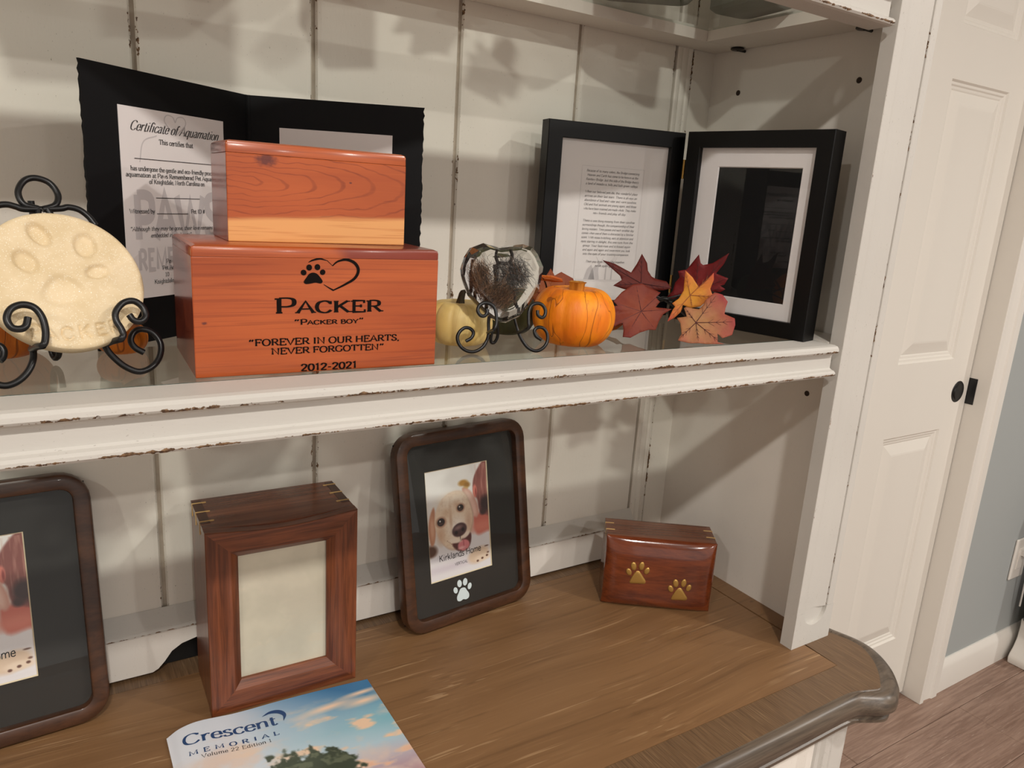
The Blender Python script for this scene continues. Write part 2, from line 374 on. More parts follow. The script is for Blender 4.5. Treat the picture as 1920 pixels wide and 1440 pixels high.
# ------------------------------------------------------------------ lettering: a stroke alphabet turned into flat ribbons
# glyph: (advance, strokes, serifs); strokes 'l' straight, 'c' curved; serif (x, y[, 1 = upright])
GL = {
'A': (.68, ['l .05 0 .34 .7 .63 0', 'l .16 .24 .52 .24'], ['.05 0', '.63 0']),
'B': (.62, ['l .13 0 .13 .7', 'c .13 .7 .34 .7 .46 .62 .46 .46 .34 .38 .13 .38', 'c .13 .38 .38 .38 .53 .3 .53 .1 .38 0 .13 0'], ['.1 0', '.1 .7']),
'C': (.66, ['c .58 .56 .48 .67 .33 .7 .14 .6 .07 .35 .14 .1 .33 0 .48 .03 .6 .15'], ['.58 .6 1']),
'D': (.7, ['l .13 0 .13 .7', 'c .13 .7 .36 .7 .56 .57 .62 .35 .56 .13 .36 0 .13 0'], ['.1 0', '.1 .7']),
'E': (.6, ['l .52 .7 .13 .7 .13 0 .55 0', 'l .13 .37 .4 .37'], ['.1 0', '.1 .7', '.52 .64 1', '.55 .06 1', '.4 .37 1']),
'F': (.57, ['l .52 .7 .13 .7 .13 0', 'l .13 .36 .4 .36'], ['.13 0', '.1 .7', '.52 .64 1', '.4 .36 1']),
'G': (.7, ['c .6 .57 .48 .68 .33 .7 .14 .6 .07 .35 .14 .1 .33 0 .48 .02 .6 .1', 'l .6 .08 .6 .3'], ['.59 .6 1', '.58 .3']),
'H': (.74, ['l .13 0 .13 .7', 'l .61 0 .61 .7', 'l .13 .36 .61 .36'], ['.13 0', '.13 .7', '.61 0', '.61 .7']),
'I': (.34, ['l .17 0 .17 .7'], ['.17 0', '.17 .7']),
'J': (.42, ['l .28 .7 .28 .15', 'c .28 .15 .24 .0 .1 0 .04 .1'], ['.28 .7']),
'K': (.68, ['l .13 0 .13 .7', 'l .57 .7 .15 .3', 'l .27 .4 .6 0'], ['.13 0', '.13 .7', '.57 .7', '.6 0']),
'L': (.56, ['l .13 .7 .13 0 .52 0'], ['.13 .7', '.1 0', '.52 .07 1']),
'M': (.86, ['l .12 0 .14 .7 .43 .08 .72 .7 .74 0'], ['.12 0', '.74 0', '.12 .7', '.74 .7']),
'N': (.74, ['l .13 0 .13 .7 .61 0 .61 .7'], ['.13 0', '.1 .7', '.61 .7']),
'O': (.74, ['c .37 .7 .17 .62 .07 .35 .17 .08 .37 0 .57 .08 .67 .35 .57 .62 .37 .7'], []),
'P': (.6, ['l .13 0 .13 .7', 'c .13 .7 .38 .7 .53 .62 .53 .4 .38 .31 .13 .31'], ['.13 0', '.1 .7']),
'Q': (.74, ['c .37 .7 .17 .62 .07 .35 .17 .08 .37 0 .57 .08 .67 .35 .57 .62 .37 .7', 'l .4 .15 .64 -.08'], []),
'R': (.66, ['l .13 0 .13 .7', 'c .13 .7 .36 .7 .5 .62 .5 .43 .36 .35 .13 .35', 'l .32 .35 .58 0'], ['.13 0', '.1 .7', '.6 0']),
'S': (.56, ['c .46 .57 .38 .68 .26 .7 .12 .64 .12 .47 .27 .36 .44 .26 .46 .08 .28 0 .13 .03 .08 .15'], ['.46 .6 1', '.08 .11 1']),
'T': (.64, ['l .06 .7 .58 .7', 'l .32 .7 .32 0'], ['.32 0', '.06 .63 1', '.58 .63 1']),
'U': (.72, ['l .12 .7 .12 .22', 'c .12 .22 .18 .04 .36 0 .53 .04 .59 .22', 'l .59 .22 .59 .7'], ['.12 .7', '.59 .7']),
'V': (.68, ['l .05 .7 .34 0 .63 .7'], ['.05 .7', '.63 .7']),
'W': (.94, ['l .04 .7 .26 0 .47 .6 .68 0 .9 .7'], ['.04 .7', '.9 .7']),
'X': (.66, ['l .06 0 .6 .7', 'l .06 .7 .6 0'], ['.06 0', '.6 .7', '.06 .7', '.6 0']),
'Y': (.64, ['l .05 .7 .32 .32 .59 .7', 'l .32 .32 .32 0'], ['.05 .7', '.59 .7', '.32 0']),
'Z': (.6, ['l .08 .7 .52 .7 .08 0 .54 0'], []),
'a': (.46, ['c .09 .38 .16 .46 .26 .46 .34 .4 .35 .3', 'l .35 .3 .35 .06 .42 0', 'c .35 .28 .16 .25 .07 .13 .16 0 .28 .03 .35 .12'], []),
'b': (.5, ['l .1 .72 .1 .02', 'c .1 .32 .18 .44 .28 .46 .42 .4 .45 .23 .4 .05 .26 0 .14 .04 .1 .1'], ['.07 .72']),
'c': (.43, ['c .39 .36 .32 .45 .23 .46 .1 .38 .06 .23 .1 .07 .23 0 .33 .02 .4 .11'], []),
'd': (.5, ['l .4 .72 .4 0 .47 0', 'c .4 .34 .34 .44 .24 .46 .1 .4 .05 .22 .1 .05 .22 0 .34 .03 .4 .13'], ['.37 .72']),
'e': (.44, ['c .07 .25 .38 .25 .38 .25 .35 .42 .23 .46 .1 .39 .06 .23 .1 .06 .24 0 .34 .03 .4 .11'], []),
'f': (.3, ['c .33 .66 .26 .72 .18 .68 .14 .55', 'l .14 .56 .14 0', 'l .04 .45 .28 .45'], ['.14 0']),
'g': (.48, ['c .39 .34 .34 .44 .24 .46 .1 .4 .05 .24 .1 .08 .22 .04 .34 .07 .39 .16', 'l .39 .46 .39 .0', 'c .39 0 .36 -.16 .22 -.21 .08 -.15'], []),
'h': (.52, ['l .1 .72 .1 0', 'c .1 .3 .18 .42 .28 .46 .38 .42 .41 .3', 'l .41 .3 .41 0'], ['.1 0', '.07 .72', '.41 0']),
'i': (.25, ['l .12 .46 .12 0', 'l .12 .61 .12 .67'], ['.12 0', '.09 .46']),
'j': (.25, ['l .14 .46 .14 -.1', 'c .14 -.1 .1 -.2 .0 -.2', 'l .14 .61 .14 .67'], ['.1 .46']),
'k': (.5, ['l .1 .72 .1 0', 'l .4 .46 .12 .2', 'l .22 .28 .44 0'], ['.1 0', '.07 .72', '.4 .46', '.44 0']),
'l': (.25, ['l .12 .72 .12 0'], ['.12 0', '.09 .72']),
'm': (.78, ['l .1 .46 .1 0', 'c .1 .3 .18 .43 .27 .46 .36 .42 .39 .3', 'l .39 .3 .39 0', 'c .39 .3 .47 .43 .56 .46 .65 .42 .68 .3', 'l .68 .3 .68 0'], ['.1 0', '.07 .46', '.39 0', '.68 0']),
'n': (.52, ['l .1 .46 .1 0', 'c .1 .3 .18 .42 .28 .46 .38 .42 .41 .3', 'l .41 .3 .41 0'], ['.1 0', '.07 .46', '.41 0']),
'o': (.48, ['c .24 .46 .1 .4 .06 .23 .1 .06 .24 0 .38 .06 .42 .23 .38 .4 .24 .46'], []),
'p': (.5, ['l .1 .46 .1 -.21', 'c .1 .32 .18 .44 .28 .46 .42 .4 .45 .23 .4 .05 .26 0 .14 .04 .1 .1'], ['.1 -.21', '.07 .46']),
'q': (.5, ['l .4 .46 .4 -.21', 'c .4 .34 .34 .44 .24 .46 .1 .4 .05 .22 .1 .05 .22 0 .34 .03 .4 .13'], ['.4 -.21']),
'r': (.36, ['l .1 .46 .1 0', 'c .1 .28 .18 .42 .26 .46 .34 .42'], ['.1 0', '.07 .46']),
's': (.38, ['c .32 .38 .26 .45 .18 .46 .08 .41 .09 .3 .19 .24 .3 .17 .31 .05 .19 0 .09 .02 .05 .1'], []),
't': (.31, ['l .13 .6 .13 .1', 'c .13 .1 .16 .0 .24 .0 .3 .05', 'l .03 .45 .27 .45'], []),
'u': (.52, ['l .1 .46 .1 .15', 'c .1 .15 .14 .02 .23 0 .34 .05 .4 .16', 'l .4 .46 .4 0 .46 0'], ['.07 .46', '.37 .46']),
'v': (.48, ['l .05 .46 .24 0 .43 .46'], ['.05 .46', '.43 .46']),
'w': (.68, ['l .04 .46 .19 0 .34 .42 .49 0 .64 .46'], ['.04 .46', '.64 .46']),
'x': (.48, ['l .06 0 .42 .46', 'l .06 .46 .42 0'], ['.06 0', '.42 .46']),
'y': (.48, ['l .05 .46 .25 .02', 'c .43 .46 .25 .02 .18 -.16 .06 -.2'], ['.05 .46', '.43 .46']),
'z': (.44, ['l .06 .46 .38 .46 .06 0 .39 0'], []),
'0': (.54, ['c .27 .68 .13 .6 .07 .34 .13 .08 .27 0 .41 .08 .47 .34 .41 .6 .27 .68'], []),
'1': (.42, ['l .08 .58 .22 .68 .22 0'], ['.22 0', '.28 0', '.16 0']),
'2': (.52, ['c .07 .52 .14 .66 .27 .68 .42 .6 .4 .42 .22 .2 .06 .02', 'l .06 .02 .47 .02'], []),
'4': (.54, ['l .37 0 .37 .68 .05 .2 .5 .2'], []), '7': (.5, ['l .06 .66 .46 .66 .18 0'], []), '5': (.52, ['l .44 .67 .12 .67 .1 .4', 'c .1 .4 .28 .44 .44 .33 .42 .08 .24 0 .06 .08'], []),
'-': (.36, ['l .06 .27 .3 .27'], []), '.': (.22, ['l .09 .03 .13 .03'], []), ',': (.22, ['l .13 .06 .08 -.1'], []), ':': (.22, ['l .1 .05 .14 .05', 'l .1 .4 .14 .4'], []),
"'": (.2, ['l .1 .7 .08 .52'], []), '\u201c': (.46, ['l .15 .52 .10 .54 .10 .6 .17 .7', 'l .34 .52 .29 .54 .29 .6 .36 .7'], []), '\u201d': (.46, ['l .12 .7 .17 .68 .17 .62 .10 .52', 'l .31 .7 .36 .68 .36 .62 .29 .52'], []),
'#': (.56, ['l .18 0 .26 .68', 'l .36 0 .44 .68', 'l .06 .24 .5 .24', 'l .08 .45 .52 .45'], []), ' ': (.26, [], []),
}
def glyph_lines(g):
    out = []
    for st in GL[g][1]:
        k, *v = st.split(); v = [float(a) for a in v]; p = list(zip(v[::2], v[1::2]))
        out.append(crv(p, 4) if k == 'c' else p)
    return out
def ribbon(mb, pts, wf, P):
    """flat strip along pts; wf(i, dx, dy) gives the width; P maps (u, v) to a point"""
    n = len(pts); L = []; Rr = []
    mb.k = getattr(mb, 'k', 0) + 1; e_ = 7e-6 * (mb.k % 12); P_ = P      # overlapping strokes lie a hair apart
    o_ = np.array(P_(*pts[0]), float); n_ = np.cross(np.array(P_(pts[0][0] + 1e-3, pts[0][1]), float) - o_, np.array(P_(pts[0][0], pts[0][1] + 1e-3), float) - o_); n_ = n_ / (np.linalg.norm(n_) + 1e-12) * e_
    P = lambda a, b: tuple(np.array(P_(a, b), float) + n_)
    for i in range(n):
        a = pts[max(i - 1, 0)]; b = pts[min(i + 1, n - 1)]; p = pts[i]
        if 0 < i < n - 1:
            d1 = np.array(p) - np.array(a); d2 = np.array(b) - np.array(p)
            d1 /= (np.linalg.norm(d1) + 1e-9); d2 /= (np.linalg.norm(d2) + 1e-9); t = d1 + d2
            if np.linalg.norm(t) < .3: t = d2
            t /= np.linalg.norm(t); sc = 1 / max(.55, float(np.dot(t, d2)))
        else:
            t = np.array(b, float) - np.array(a); t /= (np.linalg.norm(t) + 1e-9); sc = 1
        w = wf(i / (n - 1), t[0], t[1]) * .5 * sc
        L.append(mb.vert(P(p[0] - t[1] * w, p[1] + t[0] * w))); Rr.append(mb.vert(P(p[0] + t[1] * w, p[1] - t[0] * w)))
    for i in range(n - 1): mb.face((L[i], L[i + 1], Rr[i + 1], Rr[i]))
def text(mb, s, u, v, size, P, align='l', thick=.10, thin=.045, serif=.07, shear=0., track=0., fit=None, small_caps=False, condense=1.):
    """size is the cap height; fit stretches the line to that width"""
    k = size / .7; items = []; x = 0
    for ch in s:
        sc = 1.0
        if small_caps and ch.isalpha() and ch.islower(): ch = ch.upper(); sc = .78
        items.append((ch, x, sc)); x += GL[ch][0] * sc + track
    W = x - track; kx = k * condense
    if fit: kx = fit / W
    u0 = u - (W * kx / 2 if align == 'c' else W * kx if align == 'r' else 0)
    for ch, x, sc in items:
        def Q(a, b): return P(u0 + (x + a * sc) * kx + b * sc * k * shear, v + b * sc * k)
        wf = lambda i, dx, dy: (thin + (thick - thin) * abs(dy) ** 1.3) * (1 / sc) ** .5
        for ln in glyph_lines(ch): ribbon(mb, ln, wf, Q)
        if serif:
            for sf in GL[ch][2]:
                q = [float(a) for a in sf.split()]
                if len(q) == 3: ribbon(mb, [(q[0], q[1] - serif), (q[0], q[1] + serif)], lambda i, a, b: thin * 1.3, Q)
                else:
                    yy = q[1] + (thin * .5 if q[1] < .2 else -thin * .5)
                    ribbon(mb, [(q[0] - serif, yy), (q[0] + serif, yy)], lambda i, a, b: thin, Q)
    return W * kx
def paw_polys(kind='print'):
    """five outlines, about 1 wide, centred on 0"""
    def ell(cx, cy, a, b, r, n=14):
        c, s = math.cos(math.radians(r)), math.sin(math.radians(r))
        return [(cx + a * math.cos(2 * PI * k / n) * c - b * math.sin(2 * PI * k / n) * s, cy + a * math.cos(2 * PI * k / n) * s + b * math.sin(2 * PI * k / n) * c) for k in range(n)]
    if kind == 'print':
        toes = [ell(-.40, .08, .11, .155, 18), ell(-.16, .34, .125, .175, 6), ell(.16, .34, .125, .175, -6), ell(.40, .08, .11, .155, -18)]
        pad = crv([(0, .1), (.14, .06), (.24, -.1), (.34, -.26), (.32, -.44), (.16, -.5), (0, -.45), (-.16, -.5), (-.32, -.44), (-.34, -.26), (-.24, -.1), (-.14, .06)], 3, True)
    elif kind == 'brass':
        toes = [ell(-.37, .06, .115, .165, 22), ell(-.18, .32, .12, .19, 8), ell(.15, .34, .115, .19, -8), ell(.37, .13, .11, .165, -22)]
        pad = crv([(0, .12), (.1, .06), (.24, -.16), (.34, -.34), (.28, -.46), (0, -.46), (-.28, -.46), (-.32, -.36), (-.22, -.12), (-.1, .06)], 3, True)
    else:
        toes = [ell(-.38, .1, .115, .13, 10), ell(-.16, .33, .115, .14, 0), ell(.17, .35, .115, .14, 0), ell(.38, .12, .11, .13, -10)]
        pad = crv([(0, .1), (.16, .04), (.3, -.14), (.38, -.3), (.3, -.4), (.1, -.36), (-.1, -.4), (-.3, -.42), (-.38, -.32), (-.28, -.14), (-.16, .04)], 3, True)
    return toes + [pad]

# ------------------------------------------------------------------ the room
X0, X1, Y0, Y1 = -2.6, 4.2, -4.6, 0.92
FZ = -0.754
mb = MB(); mb.box(X0 - .1, X1 + .1, Y0 - .1, Y1 + .3, FZ - .06, FZ - .009); floor = struct(mb.build('floor', M['floor']))
row = 0; y = Y1 + .29
rnd = random.Random(3)
while y > Y0:
    x = X0 - rnd.random() * 1.2 if row % 2 else X0 - rnd.random() * .5
    while x < X1:
        a, b = max(x, X0), min(x + 1.22, X1)
        if b - a > .02:
            m = MB(); m.box(a + .0007, b - .0007, y - .1835, y - .0007, FZ - .009, FZ); m.build('plank', M['floor'], floor, bevel=.0015, seg=1)
        x += 1.22
    y -= .184; row += 1
mb = MB(); mb.box(X0 - .1, X1 + .1, Y0 - .1, Y1 + .3, CEIL, CEIL + .05); struct(mb.build('ceiling', M['ceil']))
mb = MB(); mb.box(X0 - .1, X0, Y0, Y1, FZ, CEIL); struct(mb.build('wall_left', M['roomwall']))
mb = MB(); mb.box(X1, X1 + .1, Y0, Y1, FZ, CEIL); struct(mb.build('wall_right', M['blue']))
DX0, DX1, DZ = 1.20, 2.0, 1.29
mb = MB(); mb.box(X0, DX0 - .018, Y1, Y1 + .13, FZ, CEIL); mb.box(DX1 + .018, X1, Y1, Y1 + .13, FZ, CEIL); mb.box(DX0 - .018, DX1 + .018, Y1, Y1 + .13, DZ + .018, CEIL)
mb.box(DX0 - .02, DX1 + .02, Y1 + .13, Y1 + .16, FZ, DZ + .02)
struct(mb.build('wall_back', M['blue']))
# door frame
mb = MB(); mb.box(DX1, DX1 + .018, .900, 1.05, FZ, DZ + .018); mb.box(DX0 - .018, DX0, .900, 1.05, FZ, DZ + .018); mb.box(DX0, DX1, .900, 1.05, DZ, DZ + .018)
jamb = struct(mb.build('trim_1', M['trim'], bevel=.0015))
mb = MB(); mb.box(1.9985, 2.0015, .932, .958, .112, .180); mb.build('strike_plate', M['black'], jamb, bevel=.001)
def casing(name, x0, sgn):
    P = [(0, 0), (0, -.012), (.010, -.0165), (.013, -.0165), (.016, -.013), (.052, -.016), (.056, -.020), (.060, -.020), (.080, -.020), (.084, -.016), (.084, 0)]
    m = MB(); m.extrude([(x0 + sgn * p, .92 + q) for p, q in P], 'z', FZ, DZ + .10); return struct(m.build(name, M['trim'], smooth=30))
casing('trim_2', DX1 + .004, 1); casing('trim_3', DX0 - .004, -1)
mb = MB(); mb.box(DX0 - .09, DX1 + .09, .90, .92, DZ + .006, DZ + .10); struct(mb.build('trim_4', M['trim'], bevel=.004))
mb = MB(); mb.extrude([(.92, FZ), (.906, FZ), (.906, FZ + .075), (.909, FZ + .085), (.913, FZ + .094), (.916, FZ + .10), (.92, FZ + .10)], 'x', DX1 + .088, X1)
struct(mb.build('baseboard_right', M['trim'], smooth=30))
mb = MB(); mb.extrude([(.92, FZ), (.906, FZ), (.906, FZ + .075), (.909, FZ + .085), (.913, FZ + .094), (.916, FZ + .10), (.92, FZ + .10)], 'x', X0, DX0 - .088)
struct(mb.build('baseboard_left', M['trim'], smooth=30))
# closet door: stiles, rails and six moulded panels
yd = .952
door = thing('door_1', '', ''); del door['label']; del door['category']; struct(door)
cols = [(1.305, 1.545), (1.662, 1.902)]; rows = [(-.545, .053), (.235, .855), (.962, 1.17)]
def dpart(name, x0, x1, z0, z1):
    m = MB(); m.box(x0, x1, yd, yd + .035, z0, z1); m.build(name, M['door'], door)
zb = FZ + .012
for x0, x1 in ((DX0 + .003, 1.305), (1.545, 1.662), (1.902, DX1 - .003)): dpart('stile', x0, x1, zb, DZ - .004)
for c in cols:
    for z0, z1 in ((zb, -.545), (.053, .235), (.855, .962), (1.17, DZ - .004)): dpart('rail', c[0], c[1], z0, z1)
    for z0, z1 in rows:
        m = MB(); L = []
        for ins, dy in ((0, 0), (.004, .0045), (.009, .005), (.012, .0075), (.017, .008), (.020, .0095), (.046, .002), (.05, .0015)):
            L.append(rect(c[0] + ins, c[1] - ins, z0 + ins, z1 - ins, yd + dy))
        m.loft(L, cap1=True); m.build('panel', M['door'], door)
m = MB(); m.lathe([(.0, 0), (.027, 0), (.029, -.002), (.027, -.004), (.022, -.004), (.019, .003), (.008, .004), (0.0001, .0045)], 40)
m.build('flush_pull', M['black'], door, smooth=40, loc=(1.952, yd - .001, .147), rot=(-PI / 2, 0, 0)).rotation_euler = (PI / 2, 0, 0)

# ------------------------------------------------------------------ hutch
hutch = thing('hutch_cabinet', 'tall white distressed open hutch with planked back and fluted post standing on the desk', 'hutch', (0, 0, 0))
edges = [-.956, -.782, -.607, -.432, -.257, -.0825, .0923, .2668, .4422, .6173, .787]
for a, b in zip(edges[:-1], edges[1:]):
    g = .0022; m = MB()
    m.extrude([(a + g, .8555, 0), (a + g, .8530, .74), (a + g + .0018, .8505, .72), (a + g + .006, .85, 0), (b - g - .006, .85, 0), (b - g - .0018, .8505, .76), (b - g, .8530, .74), (b - g, .8555, 0)], 'z', .047, 1.30)
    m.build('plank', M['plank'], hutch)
m = MB(); m.box(-.956, .862, .8553, .872, .047, 1.30); m.build('backing_board', M['groove'], hutch)
m = MB(); m.box(-.956, .788, .8515, .860, .0005, .0465); m.build('toe_board', M['black'], hutch)
m = MB(); m.extrude([(.7870, .862, 0), (.7870, .8495, .2), (.789, .8478, .3), (.793, .8475, 0), (.796, .849, 0), (.798, .8475, 0), (.804, .8472, 0), (.807, .849, .1), (.810, .8472, 0), (.814, .8476, .8), (.8155, .850, .85), (.8155, .862, 0)], 'z', 0, 1.30)
m.build('corner_strip', M['plank'], hutch, smooth=35)
m = MB(); m.extrude([(.8175, .862, 0), (.8175, .8525, 1.), (.819, .850, .8), (.824, .85, 0), (.8605, .85, 0), (.8605, .862, 0)], 'z', 0, 1.30); m.build('plank', M['plank'], hutch)
# bottom rail with a scalloped arch
arch = [(.074, .0035), (.080, .0065), (.087, .014), (.095, .025), (.106, .032), (.125, .0365), (.16, .039), (.20, .039), (.245, .0365), (.264, .032), (.276, .025), (.285, .014), (.292, .0065), (.298, .0035)]
m = MB(); poly = [(-.956, .0035)] + arch + [(.788, .0035), (.788, .053), (-.956, .053)]
m.extrude([(p, q) for p, q in poly], 'y', .836, .8495); m.build('bottom_rail', M['white_brightened'], hutch)
m = MB(); m.extrude([(.8495, .0532, 0), (.836, .0532, .7), (.8335, .0536, .98), (.8335, .0555, .75), (.836, .058, .1), (.8495, .0755, 0)], 'x', -.956, .788); m.build('rail_moulding', M['white_x'], hutch)
for sx, nm in ((1, 'side_panel'), (-1, 'side_panel')):
    m = MB(); x0 = .8605 if sx > 0 else -.975
    m.box(x0, x0 + .0175, .5465, .872, 0, 1.30); m.build(nm, M['white_brightened'], hutch)
for yy, zz in ((.797, .718), (.607, .718), (.609, .324), (.797, .324), (.607, .900), (.797, .900)):
    m = MB(); m.lathe([(.0037, 0), (.0037, .0006), (.0026, .0007), (.0024, .0002), (.0001, .0001)], 16)
    m.build('peg_hole', simple('peg_hole_dark', (58, 46, 38), .8) if 'peg' not in M else M['peg'], hutch, loc=(.8606, yy, zz), rot=(0, -PI / 2, 0))
def post(x0, name):
    m = MB(); o = x0 - .800
    S = [(.800, .546, 0), (.800, .5285, .42), (.8006, .528, .72), (.803, .528, 0), (.8132, .528, 0), (.8144, .5281, .55), (.8150, .5286, .95), (.8158, .5326, .9), (.8168, .5330, .2), (.8185, .5332, 0), (.840, .5330, 0), (.846, .5320, 0), (.8598, .5288, 0), (.8606, .5300, .5), (.8612, .5322, .98), (.8620, .5322, .98), (.8628, .5286, .7), (.8640, .528, 0), (.8745, .528, 0), (.877, .5305, .1), (.877, .546, 0)]
    m.extrude([(a + o, b, c) for a, b, c in S], 'z', .050, 1.30)
    arc = [(.8388 + .0230 * math.cos(math.radians(-90 + k * 9 - 90)), .050 + .022 * math.sin(math.radians(180 + k * 9))) for k in range(0, 21)]
    arc = [(.8388 - .0230 * math.cos(math.radians(k * 9)), .0495 - .022 * math.sin(math.radians(k * 9))) for k in range(0, 21)]
    m.extrude([(.800 + o, .0)] + [(.800 + o, .050)] + [(a + o, b) for a, b in arc] + [(.877 + o, .050), (.877 + o, 0)], 'y', .528, .533)
    m.box(.800 + o, .877 + o, .533, .546, 0, .0499)
    m.build(name, M['white'], hutch)
post(.800, 'post'); post(-.892, 'post')
m = MB(); m.box(-.975, .878, .53, .872, 1.30, 1.32); m.build('top_board', M['white_brightened'], hutch, bevel=.003)
for zz in (.7702, .3852):
    for yy in (.601, .794):
        m = MB(); m.lathe([(.0001, .0045), (.0085, .0045), (.0092, .0036), (.0092, .0022), (.0075, .0012), (.0001, .0012)], 24); m.tube([(.0, 0, .0022), (.0172, 0, .0022)], .002, 8)
        m.build('shelf_peg', M['black'], hutch, smooth=40, loc=(.845, yy, zz))

def shelf(zt, label):
    s = thing('glass_shelf', label, 'shelf', (0, 0, zt), group='glass topped shelves of the hutch')
    m = MB()
    P = [(.568, 0, 0), (.533, 0, 0), (.5285, -.001, .12), (.5262, -.0035, .25), (.5256, -.0068, .88), (.5268, -.0086, 1.0), (.5295, -.0098, .55), (.5335, -.0118, 0), (.5342, -.0135, 0), (.5342, -.0280, 0), (.5320, -.0296, 0), (.5280, -.0306, .15), (.5258, -.0326, .45), (.5256, -.0350, 1.0), (.5272, -.0370, .66), (.5305, -.038, 0), (.556, -.038, 0), (.556, -.019, 0), (.576, -.019, 0), (.576, -.0057, 0), (.568, -.0057, 0)]
    m.extrude(P, 'x', -.79, .79, segs=1); m.build('front_board', M['white_x'], s)
    m = MB(); m.extrude([(.848, -.019), (.798, -.019), (.798, -.0057), (.806, -.0057), (.806, 0), (.848, 0)], 'x', -.8585, .8585); m.build('back_rail', M['white_brightened'], s)
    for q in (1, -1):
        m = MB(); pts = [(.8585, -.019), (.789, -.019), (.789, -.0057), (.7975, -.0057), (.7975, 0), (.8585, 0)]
        m.extrude([(a * q, b) for a, b in pts], 'y', .5475, .7975); m.build('side_rail', M['white_brightened'], s)
    m = MB(); x0, x1, y0, y1, z0, z1 = -.7965, .7965, .5692, .805, -.0054, 0
    m.box(x0, x1, y0, y1, z0, z1)
    m.mi = [0, 0, 1, 0, 0, 0]; m.build('glass_pane', [M['shelf_glass'], M['glass_edge']], s)
    return s
shelf(.409, 'white distressed shelf with glass top carrying the cedar boxes, pumpkins and black frames')
shelf(.794, 'white distressed shelf with glass top cut off by the top edge of the photo')

# ------------------------------------------------------------------ desk (sideboard) under the hutch
desk = thing('sideboard', 'white distressed sideboard with brown oak top and moulded edge under the hutch', 'sideboard', (0, 0, 0))
path = [(-.97, .434), (.60, .434), (.70, .435), (.772, .436), (.797, .4345), (.815, .429), (.828, .4245), (.836, .4245), (.846, .431), (.858, .440), (.870, .451), (.880, .462), (.890, .477), (.895, .490), (.895, .505), (.890, .522), (.886, .536), (.885, .56), (.885, .885)]
sp = [path[0]] + [tuple(p) for p in crv([(.50, .434)] + path[1:], 4)]
m = MB(); m.extrude([(-.97, .4785), (.8265, .4785), (.8290, .8185), (-.97, .8185)], 'z', -.018, 0); m.build('top_board', M['desk'], desk)
m = MB(); m.extrude([(x, y) for x, y in sp if x < .8849 or y < .5361] [:] + [(.8300, .536), (.827, .4780), (-.97, .4780)], 'z', -.018, 0); m.build('front_band', M['deskband'], desk)
m = MB(); m.extrude([(-.97, .8190), (.8290, .8190), (.8295, .88), (-.97, .88)], 'z', -.018, 0); m.build('back_band', M['deskband'], desk)
m = MB(); m.extrude([(.8302, .5365), (.8858, .5365), (.8848, .56), (.8848, .88), (.8302, .88)], 'z', -.018, 0); m.build('side_band', M['desk'], desk)
# moulded edge swept along the outline
prof = [(0, -.0002), (.0008, -.0016), (.0022, -.0018), (.0032, -.0006), (.006, -.0010), (.010, -.0040), (.0135, -.0090), (.0150, -.0150), (.0148, -.0210), (.0115, -.0265), (.0085, -.0290), (.0085, -.0315), (.0105, -.0330), (.0105, -.0370), (.0, -.0372)]
m = MB(); rows = []
N = len(sp)
for i, p in enumerate(sp):
    a = np.array(sp[max(i - 1, 0)]); b = np.array(sp[min(i + 1, N - 1)]); t_ = (b - a) / np.linalg.norm(b - a); nrm = np.array([t_[1], -t_[0]])
    k = 1.0 + .75 * min(1, max(0, (p[0] - .80) / .06)) * (1 if p[1] < .56 else .9)
    rows.append([m.vert((p[0] + nrm[0] * d * k, p[1] + nrm[1] * d * k, z)) for d, z in prof])
for i in range(N - 1):
    for j in range(len(prof) - 1): m.face((rows[i][j], rows[i + 1][j], rows[i + 1][j + 1], rows[i][j + 1]))
m.build('edge_moulding', M['deskedge'], desk, smooth=50)
m = MB(); m.extrude([(x, y) for x, y in sp] + [(-.97, .885)], 'z', -.037, -.019); m.build('top_core', M['deskedge'], desk)
m = MB(); m.box(-.90, .826, .459, .872, FZ + .03, -.037); m.build('body', M['white_brightened'], desk)
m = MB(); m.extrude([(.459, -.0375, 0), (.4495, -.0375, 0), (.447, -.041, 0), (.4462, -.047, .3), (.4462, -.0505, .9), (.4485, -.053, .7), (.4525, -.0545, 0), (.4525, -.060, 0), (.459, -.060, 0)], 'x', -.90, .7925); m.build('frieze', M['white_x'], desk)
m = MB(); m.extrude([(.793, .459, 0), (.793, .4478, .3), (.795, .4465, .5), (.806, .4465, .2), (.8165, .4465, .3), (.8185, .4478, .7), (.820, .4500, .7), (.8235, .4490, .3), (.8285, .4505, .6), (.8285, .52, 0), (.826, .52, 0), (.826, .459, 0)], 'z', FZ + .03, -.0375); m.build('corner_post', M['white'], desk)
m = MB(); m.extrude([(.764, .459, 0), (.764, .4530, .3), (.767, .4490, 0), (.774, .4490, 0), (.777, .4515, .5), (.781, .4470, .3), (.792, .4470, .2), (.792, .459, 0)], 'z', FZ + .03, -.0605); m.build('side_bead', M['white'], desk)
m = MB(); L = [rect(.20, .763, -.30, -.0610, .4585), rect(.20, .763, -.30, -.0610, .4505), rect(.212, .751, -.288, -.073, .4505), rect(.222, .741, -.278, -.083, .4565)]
m.loft(L, cap0=True, cap1=True); m.build('drawer_front', M['white_brightened'], desk)

